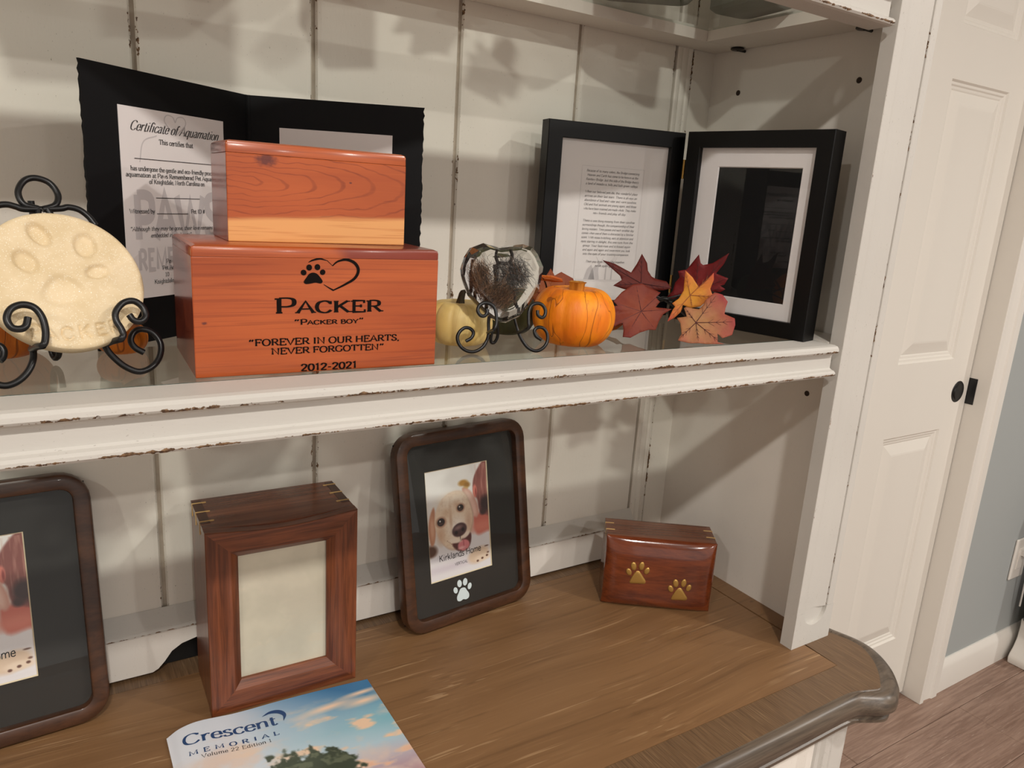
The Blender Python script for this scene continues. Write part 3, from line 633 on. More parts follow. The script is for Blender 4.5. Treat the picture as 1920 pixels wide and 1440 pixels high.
# wall things at the right edge
pl = thing('outlet_plate', 'white wall outlet plate with a plug pushed in, on the blue grey wall', 'outlet', (2.443, .9195, -.405))
m = MB(); m.box(-.040, .040, -.006, 0, -.066, .066); m.build('plate', M['trim'], pl, bevel=.003)
m = MB(); m.box(-.017, .017, -.008, -.005, -.034, .034); m.build('socket', M['trim'], pl, bevel=.002)
m = MB(); m.box(-.006, .016, -.020, -.0075, .010, .030); m.tube(crv([(.006, -.020, .02), (.009, -.030, .012), (.014, -.028, -.04), (.030, -.024, -.16)], 6), .0028, 8); m.build('plug', simple('white_plug', (208, 204, 198), .45), pl, bevel=.002)
st = thing('floor_stand', 'black cabinet on a flared white foot, cut off by the right edge of the photo', 'stand', (2.62, .845, FZ))
m = MB(); m.extrude([(-.135, -.115), (-.155, -.09), (-.158, -.03), (-.145, .035), (.15, .035), (.15, -.115)], 'z', .145, .62); m.build('black_body', M['black'], st, bevel=.006)
m = MB()
L = [[(-.155 + dx, -.135 + dx, z), (.16, -.135 + dx, z), (.16, .045, z), (-.155 + dx, .045, z)] for z, dx in ((0, .0), (.018, -.004), (.03, .0), (.05, .016), (.08, .028), (.12, .03), (.145, .026))]
m.loft(L, cap0=True, cap1=True); m.build('white_foot', M['trim'], st, smooth=50, bevel=.003)

ZG = .409
def flat(y=-.0003): return lambda u, v: (u, y, v)
# ------------------------------------------------------------------ cedar boxes
def cedar_box(label, loc, yaw, wd, dp, ht, lid, front, side, lidm):
    b = thing('cedar_box', label, 'box', loc, (0, 0, yaw))
    m = MB(); m.box(0, wd, 0, dp, 0, lid - .0001); o = m.build('body', [front, side], b, bevel=.0008)
    for p in o.data.polygons:
        if abs(p.normal.x) > .9: p.material_index = 1
    m = MB(); L = []
    for z, i in ((lid, 0), (ht - .003, 0), (ht - .0012, .0006), (ht, .003)): L.append([(p[0], p[2], z) for p in rr(i, wd - i, i, dp - i, .0015, 0, 3)])
    m.loft(L, cap0=True, cap1=True); o = m.build('lid', [lidm, side], b, smooth=35)
    for p in o.data.polygons:
        if abs(p.normal.x) > .9: p.material_index = 1
    return b
m_side = cedar_side('cedar_end')
big = cedar_box('large cedar box engraved with paw, heart and Packer, under the small cedar box', (.092, .580, ZG), -.036, .194, .115, .0985, .0905,
                cedar('cedar_big', knot=[(.0076, .0414, .0016)]), m_side, cedar('cedar_big_lid', lid=.125))
m = MB(); P = flat()
text(m, 'Packer', 58.0e-3, .0477, .0118, P, fit=.0872, small_caps=True, thick=.13, thin=.066, serif=.09)
text(m, '\u201cPacker boy\u201d', .0730, .0385, .0042, P, fit=.056, small_caps=True, thick=.14, thin=.085, serif=.08)
text(m, '\u201cFOREVER IN OUR HEARTS,', .0385, .0229, .0050, P, fit=.1220, thick=.145, thin=.085, serif=.085)
text(m, 'NEVER FORGOTTEN\u201d', .0550, .0157, .0048, P, fit=.0918, thick=.145, thin=.085, serif=.085)
text(m, '2012-2021', .0777, .0012, .0055, P, fit=.0465, thick=.155, thin=.105, serif=.0)
m.build('engraved_text', M['engrave'], big)
m = MB()
hp = crv([(.0843, .0871), (.0877, .0888), (.0933, .0899), (.0989, .0886)], 6) + [(.1031, .0846)]
hw = lambda i, dx, dy: .0004 + .0010 * math.sin(PI * min(1, i * 1.05))
ribbon(m, hp, hw, P)
hp2 = crv([(.1031, .0846), (.1074, .0881), (.1145, .0895), (.1211, .0869), (.1241, .0813), (.1212, .0749), (.1132, .0699), (.1039, .0654)], 6)
ribbon(m, hp2, lambda i, dx, dy: .0008 + .0017 * math.sin(PI * min(1, i * .95)) ** 1.2, P)
ribbon(m, [(.1041, .0652), (.1000, .0675), (.0961, .0700)], lambda i, dx, dy: .0013 - .0009 * i, P)
for pg in paw_polys('logo'): m.ngon([P(.0879 + a * .0195, .0775 + b * .0170) for a, b in pg])
m.build('engraved_emblem', M['engrave'], big)
cedar_box('small plain cedar box with pale bottom strip, stacked on the engraved large cedar box', (.126, .619, ZG + .0986), -.022, .1470, .066, .0763, .0672,
          cedar('cedar_small', 'rings', .012, .046, sap=.0160, knot=[(.0300, .0632, .0068), (.0980, .0500, .0010)]), m_side, cedar('cedar_small_lid', x0=.03))

# ------------------------------------------------------------------ certificate folder
cf = thing('certificate_folder', 'open black card folder with a certificate standing behind the stacked cedar boxes', 'folder', (.188, .815, ZG))
def cover(w, sgn, yaw):
    """panel from the fold outwards, deckled outer edge"""
    m = MB(); n = 60; fr = []; r = random.Random(5)
    for k in range(n + 1): fr.append((sgn * (w + r.uniform(-.0008, .0008)), .228 * k / n))
    pts = [(0, 0)] + fr + [(0, .228)]
    m.extrude(pts, 'y', 0, .0022); m.extrude([(0, 0), (sgn * .003, 0), (sgn * .003, .228), (0, .228)], 'y', -.0006, 0)
    return m.build('cover_panel', M['black_card'], cf, rot=(0, 0, yaw))
cl = cover(.1922, -1, .6674); cr = cover(.1755, 1, -.4842)
m = MB(); m.box(-.1594, -.0366, -.0007, -.0002, .0395, .1989); m.build('certificate', M['paper'], cl)
m = MB(); m.box(.0312, .1442, -.0007, -.0002, .0395, .1989); m.build('blank_paper', M['paper'], cr)
P = flat(-.0011); m = MB()
text(m, 'Certificate of Aquamation', -.1494, .1805, .0078, P, fit=.1045, thick=.105, thin=.022, serif=.03, shear=.5)
text(m, 'This certifies that', -.098, .1712, .0040, P, align='c', thick=.11, thin=.05, serif=.10)
ribbon(m, [(-.1458, .1578), (-.050, .1578)], lambda *a: .0005, P)
ribbon(m, [(-.1245, .1258), (-.0717, .1258)], lambda *a: .0005, P)
for s_, u, v, f_ in (('has undergone the gentle and eco-friendly process of', -.1504, .1480, .1065), ('aquamation at Paws Remembered Pet Aquamation', -.1557, .1428, .1160), ('of Knightdale, North Carolina on', -.1312, .1377, .0665)):
    text(m, s_, u, v, .0036, P, fit=f_, thick=.11, thin=.05, serif=.10)
text(m, 'Witnessed by:', -.1541, .1126, .0036, P, fit=.0285, thick=.11, thin=.055); ribbon(m, [(-.1245, .1122), (-.0870, .1122)], lambda *a: .0005, P)
text(m, 'Pet ID #', -.0835, .1126, .0036, P, thick=.11, thin=.055)
text(m, '\u201cAlthough they may be gone, their love remains with us', -.1548, .0978, .0034, P, fit=.1150, thick=.10, thin=.05, shear=.25)
text(m, 'embedded in our hearts\u201d', -.1327, .0920, .0034, P, thick=.10, thin=.05, shear=.25)
for s_, v in (('Paws Remembered', .0688), ('Pet Aquamation', .0630), ('10', .0570), ('Knightdale, NC', .0512)):
    text(m, s_, -.1166 if s_[0] == 'P' and s_[1] == 'a' else -.1213 if s_[0] == 'P' else -.1186 if s_ == '10' else -.1313, v, .0036, P, thick=.11, thin=.05, serif=.10)
m.build('printed_text', M['ink'], cl)
P = flat(-.0008); m = MB()
text(m, 'PAWS', -.1500, .0905, .0375, P, fit=.105, thick=.19, thin=.16, serif=0)
text(m, 'REMEMBERED', -.1475, .0640, .0170, P, fit=.105, thick=.20, thin=.14, serif=0)
for q in (-1, 1): ribbon(m, crv([(-.098, .180), (-.098 + q * .012, .190), (-.098 + q * .010, .1960), (-.098 + q * .003, .1955), (-.098, .191)], 5), lambda *a: .0009, P)
ribbon(m, crv([(-.140, .155), (-.135, .172), (-.120, .178)], 6), lambda *a: .0010, P)
m.build('pale_watermark', M['ink_faint'], cl)

# ------------------------------------------------------------------ hinged double frame
df = thing('double_photo_frame', 'hinged black double frame with a printed poem and an empty white mat', 'photo frame', (0, 0, ZG))
def panel(loc, yaw, wd, ht, dp, bar):
    m = MB(); L = [rect(0, wd, 0, ht, dp), rect(0, wd, 0, ht, .0008), rect(.0008, wd - .0008, .0008, ht - .0008, 0), rect(bar - .0006, wd - bar + .0006, bar - .0006, ht - bar + .0006, 0), rect(bar, wd - bar, bar, ht - bar, .0006), rect(bar, wd - bar, bar, ht - bar, .012)]
    m.loft(L); m.box(.001, wd - .001, .0125, .016, .001, ht - .001)
    return m.build('frame_panel', M['black_frame'], df, loc=loc, rot=(0, 0, yaw))
a = panel((.538, .793, 0), math.atan2(-.034, .195), .198, .2412, .020, .0200)
b = panel((.7195, .7415, 0), math.atan2(-.185, .042), .1905, .2412, .028, .0195)
def pane(par, x0, x1, z0, z1, y):
    m = MB(); m.face([m.vert(p) for p in rect(x0, x1, z0, z1, y)])
    o = m.build('glass_pane', M['glass'], par, fix=False)
    if o.data.polygons[0].normal.y > 0: o.data.flip_normals()
    return o
pane(a, .0198, .1785, .0198, .2215, .0035); pane(b, .0193, .1712, .0193, .2218, .0035)
m = MB(); m.box(.019, .179, .0075, .0085, .019, .222); m.build('poem_paper', M['paper'], a)
P = flat(.0072); m = MB()
poem = ['Because of its many colors, the Bridge connecting', 'Heaven and Earth has come to be known as the', "Rainbow Bridge. Just this side of the Bridge there's", 'a land of meadows, hills and lush green valleys.', '',
        'When our beloved pets die, this wonderful place', 'arrives on their last tears. There is always an', 'abundance of food and water and warm sunshine.', 'Old and frail animals are young again, and those', 'who have been maimed are made whole. They make', 'new friends and play all day.', '',
        'There is one thing missing from their carefree', 'surroundings though, the companionship of their', 'loving masters. Time passes and each another day', 'comes when one of them is distracted by a familiar', 'scent. With noses twitching, ears at attention and', 'eyes staring in delight, this one runs from the', 'group. Your face rises and is kissed again', 'and again and again and once more you look', 'into the eyes of your trusting companion.', '',
        'Then you cross the bridge together,', 'never again apart.']
z = .1835
for s_ in poem:
    if s_: text(m, s_, .0985, z, .0029, P, align='c', fit=min(.0775, .0017 * len(s_)), thick=.095, thin=.05, shear=.22, serif=0)
    z -= .0053 if s_ else .0046
m.build('poem_text', M['ink_soft'], a)
P = flat(.0073); m = MB()
for L in ([(.0533, .1905), (.1443, .1905), (.1443, .045), (.0533, .045)],):
    for i in range(4): ribbon(m, [L[i], L[(i + 1) % 4]], lambda *q: .0003, P)
for x in (.088, .100, .109): ribbon(m, [(x, .047), (x + .0005, .072)], lambda i, dx, dy: .0022 - .001 * i, P)
for x, q in ((.088, .008), (.100, .012), (.109, .007), (.093, -.009), (.104, .010)): ribbon(m, [(x, .064), (x + q, .077)], lambda i, dx, dy: .0009 - .0006 * i, P)
for x0 in (.068, .075): m.ngon([P(x0, .047), P(x0 + .016, .047), P(x0 + .014, .058), P(x0 + .010, .066), P(x0 + .004, .060)])
ribbon(m, [(.056, .0465), (.141, .0465)], lambda *q: .0004, P)
m.build('tree_print', M['ink_faint'], a)
m = MB(); L = [rect(.0190, .1715, .019, .2222, .0075), rect(.0445, .1555, .0386, .1995, .0075), rect(.0455, .1545, .0396, .1985, .0092), ]
m.loft(L); m.build('mat_board', M['matboard'], b)
m = MB(); m.box(.042, .158, .0093, .0100, .036, .202); m.build('black_insert', M['black_card'], b)
m = MB(); m.box(.020, .171, .0125, .0129, .02, .22); m.build('backing', M['black_frame'], b)
for z in (.195, .045):
    m = MB(); m.tube([(.726, .7495, z - .012), (.726, .7495, z + .012)], .0022, 10); m.box(.7255, .7265, .7485, .7505, z - .012, z + .012); m.build('hinge', M['gold'], df, smooth=40)
m = MB(); m.box(.8085, .813, .606, .612, .048, .051); m.build('turn_button', M['black'], df)

# ------------------------------------------------------------------ wire easels
def bend(pts): return crv(pts, 5)
def plane_map(yaw, lean, P0):
    U = Vector((math.cos(yaw), math.sin(yaw), 0)); N = Vector((-math.sin(yaw), math.cos(yaw), 0)); W = Vector((0, 0, math.cos(lean))) + N * math.sin(lean); F = U.cross(W)
    P0 = Vector(P0)
    return (lambda u, v, n=0.0: P0 + U * u * .001 + W * v * .001 + F * n), U, W, F
def easel(label, root, yaw, lean, P0, wires, hooks, ledges, nf, r, back):
    e = thing('wire_easel', label, 'easel', root, group=None); R0 = Vector(root); f, U, W, F = plane_map(yaw, lean, P0)
    for nm, pts in wires:
        m = MB(); m.tube([f(*p) - R0 for p in bend(pts)], r, 10); m.build(nm, M['black_metal'], e, smooth=60)
    for (pts, lg) in zip(hooks, ledges):
        m = MB(); q = [f(p[0], p[1], nf) - R0 for p in bend(pts)]
        m.tube(q + [f(lg[0] * .5 + pts[-1][0] * .5, lg[1] * .55 + pts[-1][1] * .45, nf * .5) - R0, f(lg[0], lg[1], 0) - R0], r, 10); m.build('hook', M['black_metal'], e, smooth=60)
    m = MB(); m.tube([Vector(p) - R0 for p in crv(back, 5)], r, 10); m.build('back_leg', M['black_metal'], e, smooth=60)
    return e
big_w = [('foot', [(91.8, 12.8), (86.6, 17.2), (84.8, 23.1), (88.3, 29.2), (94.6, 31.4), (101.9, 27.9), (105.4, 19.1), (102.5, 9.0), (95.4, 1.5), (85.4, -1.6), (76.5, 3.3), (69.8, 12.2), (66.4, 20.7), (63.4, 35.9), (60.5, 61.1), (59.3, 99.1), (52.2, 129.5)]),
    ('foot', [(0.7, 17.0), (3.2, 19.5), (4.3, 23.9), (2.7, 27.5), (-1.2, 27.9), (-5.8, 22.8), (-8.0, 13.0), (-6.3, 3.9), (0.0, -0.4), (7.6, 1.3), (14.8, 7.2), (19.6, 15.2), (21.6, 24.3), (24.2, 39.3), (32.4, 74.8), (40.9, 111.7), (46.3, 129.3)]),
    ('top_ring', [(46.4, 129.8), (37.7, 133.0), (36.1, 142.4), (41.5, 151.6), (49.2, 154.7), (57.8, 151.3), (61.5, 141.8), (58.1, 133.2), (49.1, 129.4)]),
    ('side_scroll', [(48, 129.4), (36.8, 129.2), (32.4, 130.9), (26.8, 132.4), (19.8, 130.5), (13.8, 123.6)]), ('side_scroll', [(49, 129.4), (61.1, 130.4), (66.3, 131.8), (73.4, 129.8), (78.7, 124.0), (81.7, 117.4)])]
big_h = [[(13.5, 31.9), (11.3, 26.6), (7.8, 24.7), (3.3, 26.2), (1.9, 32.3), (5.3, 38.6), (12.0, 41.2), (18.3, 38.8), (21.4, 31.9), (21.6, 22.9), (19.8, 15.3), (17.8, 12.2)],
    [(74.8, 29.5), (76.8, 25.3), (81.3, 24.1), (85.5, 28.1), (85.0, 34.8), (80.2, 39.7), (73.0, 38.7), (66.7, 32.5), (65.4, 26.0), (67.1, 19.9), (67.5, 15.2), (65.4, 12.2)]]
easel('large black wire easel with curled feet holding the cream paw plaque', (.01, .60, ZG), .2537, .537, (-.026, .579, .4137), big_w, big_h, [(20.4, 23.3), (66.1, 21.7)], .0368, .0023,
      [(-.002, .672, .53), (.0005, .669, .47), (.002, .665, .425), (.004, .660, .4135), (.007, .655, .4165), (.008, .652, .427)])
sm_w = [('foot', [(-10.8, 8.4), (-5.5, 11.4), (-3.2, 16.5), (-6.1, 20.3), (-11.3, 21.1), (-16.5, 17.3), (-18.9, 11.4), (-16.9, 4.6), (-11.1, -0.4), (-3.4, -1.6), (4.6, 2.1), (9.6, 8.9), (11.7, 16.6), (12.0, 26.9), (13.6, 35.5), (16.9, 52.7), (20.5, 82)]),
    ('foot', [(64.8, 10.0), (59.4, 13.5), (57.8, 18.7), (61.6, 22.2), (67.1, 21.4), (71.0, 16.1), (70.7, 8.3), (66.3, 2.2), (58.9, -0.9), (50.8, 2.2), (44.8, 9.9), (41.1, 18.5), (38.3, 28.9), (36.2, 44.5), (34.0, 82)]),
    ('top_ring', [(20.6, 82.5), (19.0, 88.3), (21.9, 93.6), (28.2, 95.6), (33.5, 93.6), (35.2, 88.8), (32.3, 83.0), (26.8, 82.0), (20.6, 82.5)])]
sm_h = [[(1.9, 33.9), (2.7, 31.1), (0.5, 27.8), (-3.3, 27.7), (-6.1, 31.8), (-4.7, 36.7), (0.5, 39.6), (6.3, 38.5), (10.0, 34.5), (11.3, 27.9), (11.0, 20.5), (8.9, 15.2)],
    [(51.3, 33.5), (51.5, 29.3), (54.9, 26.8), (58.1, 28.5), (59.2, 33.6), (56.3, 38.6), (51.1, 40.2), (45.8, 38.0), (42.9, 32.5), (42.2, 24.2), (42.3, 17.5)]]
easel('small black wire easel with curled feet holding the crystal heart', (.37, .60, ZG), -.26, .33, (.345, .603, .4125), sm_w, sm_h, [(11.0, 16.5), (41.9, 17.0)], .030, .00165,
      [(.378, .640, .487), (.3869, .6395, .4337), (.3883, .6391, .4246), (.3884, .6391, .4165), (.3857, .6398, .4108), (.3825, .6407, .4108), (.3817, .6409, .4156), (.3831, .6405, .4230)])

# ------------------------------------------------------------------ cream clay plaque with paw print and name pressed in
t = NT('glitter_clay'); co = t.co()
vo = t.n('ShaderNodeTexVoronoi'); t.l(co, vo.inputs['Vector']); vo.inputs['Scale'].default_value = 950
spark = t.math('MULTIPLY', t.ramp(t.xyz(vo.outputs['Color'])[0], 0.55, .65), t.ramp(vo.outputs['Distance'], .42, .2))
nn = t.noise(co, 40, 3)
t.set(color=t.mix(t.math('MULTIPLY', spark, .5), t.mix(t.ramp(nn, .3, .7), lin((214, 192, 152)), lin((228, 208, 172))), lin((255, 252, 240))), rough=t.math('SUBTRACT', .6, t.math('MULTIPLY', spark, .4)), spec=.4)
t.bump(t.noise(co, 500, 2), .3, .0005); M['clay'] = t.m
pq = thing('clay_plaque', 'round cream glittery plaque with a paw print pressed in, on the large wire easel', 'plaque', (.0145, .60, .4809), (-.537, 0, .2537))
def press(u, v):
    h = 0.
    for (cx, cy, a, b, r, d) in ((-9, 34, 6.8, 10.0, 25, 3.2), (18, 25.5, 8.0, 10.5, -12, 3.0), (-21, 14, 7.5, 9.5, 30, 2.6), (21.5, 5, 9.0, 5.8, 12, 2.2)):
        c, s = math.cos(math.radians(r)), math.sin(math.radians(r)); x, y = u - cx, v - cy; q = math.hypot((x * c + y * s) / a, (-x * s + y * c) / b)
        h -= d * .5 * (1 - math.tanh((q - .85) * 5.5)) * 1.25
    x, y = u + 2.5, v + 9.5
    q = math.hypot(x / (11.5 + 9.5 * min(1, max(0, (10 - y) / 20))), (y - 1.5) / 13.5)
    h -= 3.0 * .5 * (1 - math.tanh((q - .8) * 5.0)) * 1.2
    return h
name_lines = []
for ch, u0, k, dy in (('P', -30, 13, 2.6), ('A', -22.5, 13, .4), ('C', -11.5, 12.5, -.4), ('K', -.5, 12.5, .2), ('E', 10.5, 12, 1.2), ('R', 19.5, 12, 2.4)):
    for ln in glyph_lines(ch): name_lines.append([(u0 + p[0] * k, -43.5 + dy + p[1] * k) for p in ln])
segs = np.array([(*a_, *b_) for ln in name_lines for a_, b_ in zip(ln[:-1], ln[1:])])
def name_press(u, v):
    d = segs[:, 2:] - segs[:, :2]; w_ = np.array((u, v)) - segs[:, :2]; tt = np.clip((w_ * d).sum(1) / ((d * d).sum(1) + 1e-9), 0, 1)
    return -1.9 * math.exp(-(np.min(np.hypot(*(w_ - d * tt[:, None]).T)) / .75) ** 2)
m = MB(); nr, na = 120, 260; rows = []; R_ = 50.8
c0 = m.vert((0, press(0, 0) * -.001, 0))
for i in range(1, nr + 1):
    r = R_ * (i / nr) ** .9; row = []
    for k in range(na):
        a_ = 2 * PI * k / na; u, v = r * math.cos(a_), r * math.sin(a_); h = press(u, v)
        if -46 < v < -28: h += name_press(u, v)
        h += .35 * math.sin(u * .09 + 1) * math.cos(v * .08)
        if r > R_ - 3: h = h - 1.6 * ((r - R_ + 3) / 3) ** 2
        row.append(m.vert((u * .001, -h * .001, v * .001)))
    rows.append(row)
for k in range(na): m.face((c0, rows[0][k], rows[0][(k + 1) % na]))
for i in range(nr - 1):
    for k in range(na): m.face((rows[i][k], rows[i + 1][k], rows[i + 1][(k + 1) % na], rows[i][(k + 1) % na]))
last = rows[-1]
for rad, yy in ((R_, .0055), (R_ - .4, .011), (R_ - 3, .0125)):
    row = [m.vert((rad * .001 * math.cos(2 * PI * k / na), yy, rad * .001 * math.sin(2 * PI * k / na))) for k in range(na)]
    for k in range(na): m.face((last[k], row[k], row[(k + 1) % na], last[(k + 1) % na]))
    last = row
m.face(last); m.build('pressed_disc', M['clay'], pq, smooth=60)

# ------------------------------------------------------------------ crystal heart with a tuft of fur inside
hy, hl = -.26, .33; ht_ = thing('crystal_heart', 'clear faceted crystal heart with brown and grey fur inside, on the small easel', 'keepsake', (.345, .603, .4125), (-hl, 0, hy))
out = [(2.9, 98.3), (16.6, 95.0), (27.9, 96.8), (42.9, 99.0), (52.5, 96.2), (57.6, 89.5), (62.9, 76.9), (60.2, 64.8), (57.5, 54.5), (45.8, 38.1), (37.6, 29.6), (24.3, 23.6), (15.7, 24.7), (4.9, 32.5), (-4.1, 41.4), (-11.4, 49.5), (-16.8, 64.3), (-18.2, 72.5), (-14.5, 84.3), (-8.3, 93.7)]
def hl_loop(sc, n, dv=0): return [((22 + (u - 22) * sc) * .001, -n, (64 + (v - 64) * sc + dv) * .001) for u, v in out]
m = MB(); m.loft([hl_loop(.74, .0305), hl_loop(.80, .0300), hl_loop(.97, .022), hl_loop(1.0, .016), hl_loop(.96, .009), hl_loop(.70, .004)], cap0=True, cap1=True)
m.build('crystal_body', M['crystal'], ht_)
m = MB(); r = random.Random(11)
cols_ = [(122, 84, 58), (156, 112, 78), (96, 66, 48), (186, 150, 116), (70, 62, 58), (108, 92, 80)]; greys = [(66, 66, 68), (96, 98, 100), (48, 48, 50), (130, 130, 130)]
for k in range(2400):
    g = r.random(); bx, bz = (r.gauss(14, 7.5), r.gauss(48, 6)) if g < .5 else (r.gauss(0, 4), r.gauss(66, 6)) if g < .72 else (r.gauss(30, 8), r.gauss(68, 8))
    grey = g >= .80 or (g > .72 and r.random() < .5)
    c = lin(r.choice(greys if grey else cols_)); ang = r.gauss(.9, .5) if g < .5 else r.gauss(1.9, .4) if g < .72 else r.gauss(2.2, .7); Ln = r.uniform(8, 20); y0 = -r.uniform(.012, .0265); bend_ = r.gauss(0, .5)
    p = []
    for q in range(5):
        s_ = q / 4; aa = ang + bend_ * s_; p.append(((bx + math.cos(aa) * Ln * (s_ - .5)) * .001, y0 + r.gauss(0, .0003), (bz + math.sin(aa) * Ln * (s_ - .5)) * .001))
    if all(-11 < q[0] * 1000 < 53 and 31 + abs(q[0] * 1000 - 20) * .75 < q[2] * 1000 < 90 for q in p): m.tube(p, [.0001, .00016, .00018, .00014, .00005], 3, caps=False, c=c)
stuff(m.build('fur_tuft', M['fur'], ht_))

# ------------------------------------------------------------------ pumpkins
def pumpkin_mat(name, a, b, crease, streak=1.0):
    t = NT(name); co = t.co((1, 1, .14)); n = t.noise(co, 150, 4, .6); n2 = t.noise(t.co((1, 1, .35)), 38, 3); n3 = t.noise(t.co((1, 1, .14)), 30, 2, .5, .5)
    col = t.mix(t.ramp(n2, .3, .7), lin(a), lin(b)); col = t.mix(t.math('MULTIPLY', t.ramp(n, .56, .70), .5 * streak), col, lin(crease))
    e = t.math('ABSOLUTE', t.math('SUBTRACT', n3, .5)); ln = t.ramp(e, .012, .003)
    col = t.mix(t.math('MULTIPLY', ln, .75 * streak), col, lin(crease)); t.set(color=col, rough=.5, spec=.4)
    t.bump(t.math('SUBTRACT', t.math('ADD', n, t.math('MULTIPLY', n2, 2.)), t.math('MULTIPLY', ln, .8 * streak)), .45 * streak + .05, .0012); return t.m
def pumpkin(name, label, loc, R, Hh, ribs, depth, mat, stem_mat, stem, squash=.62, rotz=0.):
    p = thing(name, label, 'pumpkin', loc, (0, 0, rotz)); m = MB(); prof = []
    for k in range(0, 33):
        a = -PI / 2 + PI * k / 32; ca = math.cos(a); prof.append((max(R * (abs(ca) ** squash), .0004), Hh / 2 + Hh / 2 * math.sin(a) - .10 * Hh * math.exp(-((PI / 2 - abs(a)) / .35) ** 2) * (1 if a > 0 else -.8)))
    z0 = min(z for _, z in prof); prof = [(r_, z - z0) for r_, z in prof]
    def fn(a, r_, z):
        s = abs(math.sin(a * ribs / 2 + .6 * math.sin(a * 2))); return (r_ * (1 - depth + depth * s ** .5 + .012 * math.sin(a * 3 + 1)), z)
    m.lathe(prof, 120, fn); m.build('rind', mat, p, smooth=70)
    m = MB(); L = []; top = max(z for _, z in prof) - .12 * Hh
    for z, rr_, dx, dy in stem:
        L.append([((rr_ * (1 + .16 * math.cos(5 * 2 * PI * k / 20))) * math.cos(2 * PI * k / 20) + dx, (rr_ * (1 + .16 * math.cos(5 * 2 * PI * k / 20))) * math.sin(2 * PI * k / 20) + dy, top + z) for k in range(20)])
    m.loft(L, cap0=True, cap1=True); m.build('stem', stem_mat, p, smooth=50); return p
om = pumpkin_mat('orange_husk', (224, 112, 6), (252, 156, 22), (150, 78, 12)); cm = pumpkin_mat('cream_rind', (226, 194, 116), (244, 220, 152), (176, 150, 90), .25)
dm = pumpkin_mat('amber_husk', (178, 92, 16), (214, 128, 34), (120, 62, 20)); gm = pumpkin_mat('dark_green_rind', (52, 56, 34), (76, 78, 46), (36, 40, 26), .3)
st_o = wood('husk_stem', (150, 92, 20), (206, 138, 40), 2, 120, 600, .6, stretch=.1); st_d = wood('dark_stem', (52, 44, 28), (92, 80, 50), 2, 160, 600, .7, stretch=.1)
pumpkin('pumpkin', 'bright orange husk pumpkin with a cut stem, between the crystal heart and red leaves', (.4720, .625, ZG), .0440, .0665, 9, .05, om, st_o, [(-.004, .0075, 0, 0), (.004, .0068, .0005, 0), (.013, .0074, .0015, 0), (.0145, .0088, .002, 0), (.0135, .006, .002, 0)], .66, .4)
pumpkin('pumpkin', 'small cream pumpkin with dark stem, between the large cedar box and crystal heart', (.3525, .655, ZG), .0345, .0480, 8, .10, cm, st_d, [(-.003, .0075, 0, 0), (.002, .0045, .0003, 0), (.008, .0034, .001, 0), (.014, .0030, .0025, 0), (.0165, .0032, .005, 0), (.0172, .0016, .0058, 0)], .62, .2)
pumpkin('pumpkin', 'dark green pumpkin standing behind the small wire easel and crystal heart', (.432, .700, ZG), .0370, .0520, 9, .08, gm, st_d, [(-.003, .006, 0, 0), (.004, .004, 0, 0), (.012, .0034, -.002, 0)], .62)
pumpkin('pumpkin', 'amber husk pumpkin at the left edge behind the cream paw plaque', (-.036, .705, ZG), .0420, .0550, 9, .05, dm, st_o, [(-.003, .006, 0, 0), (.004, .005, 0, 0), (.012, .005, .001, 0)], .64, 1.)
pumpkin('pumpkin', 'little amber pumpkin peeping out below the right side of the paw plaque', (.0535, .690, ZG), .0200, .0270, 8, .06, dm, st_o, [(-.002, .003, 0, 0), (.003, .0025, 0, 0), (.008, .0025, .0005, 0)], .64, .3)

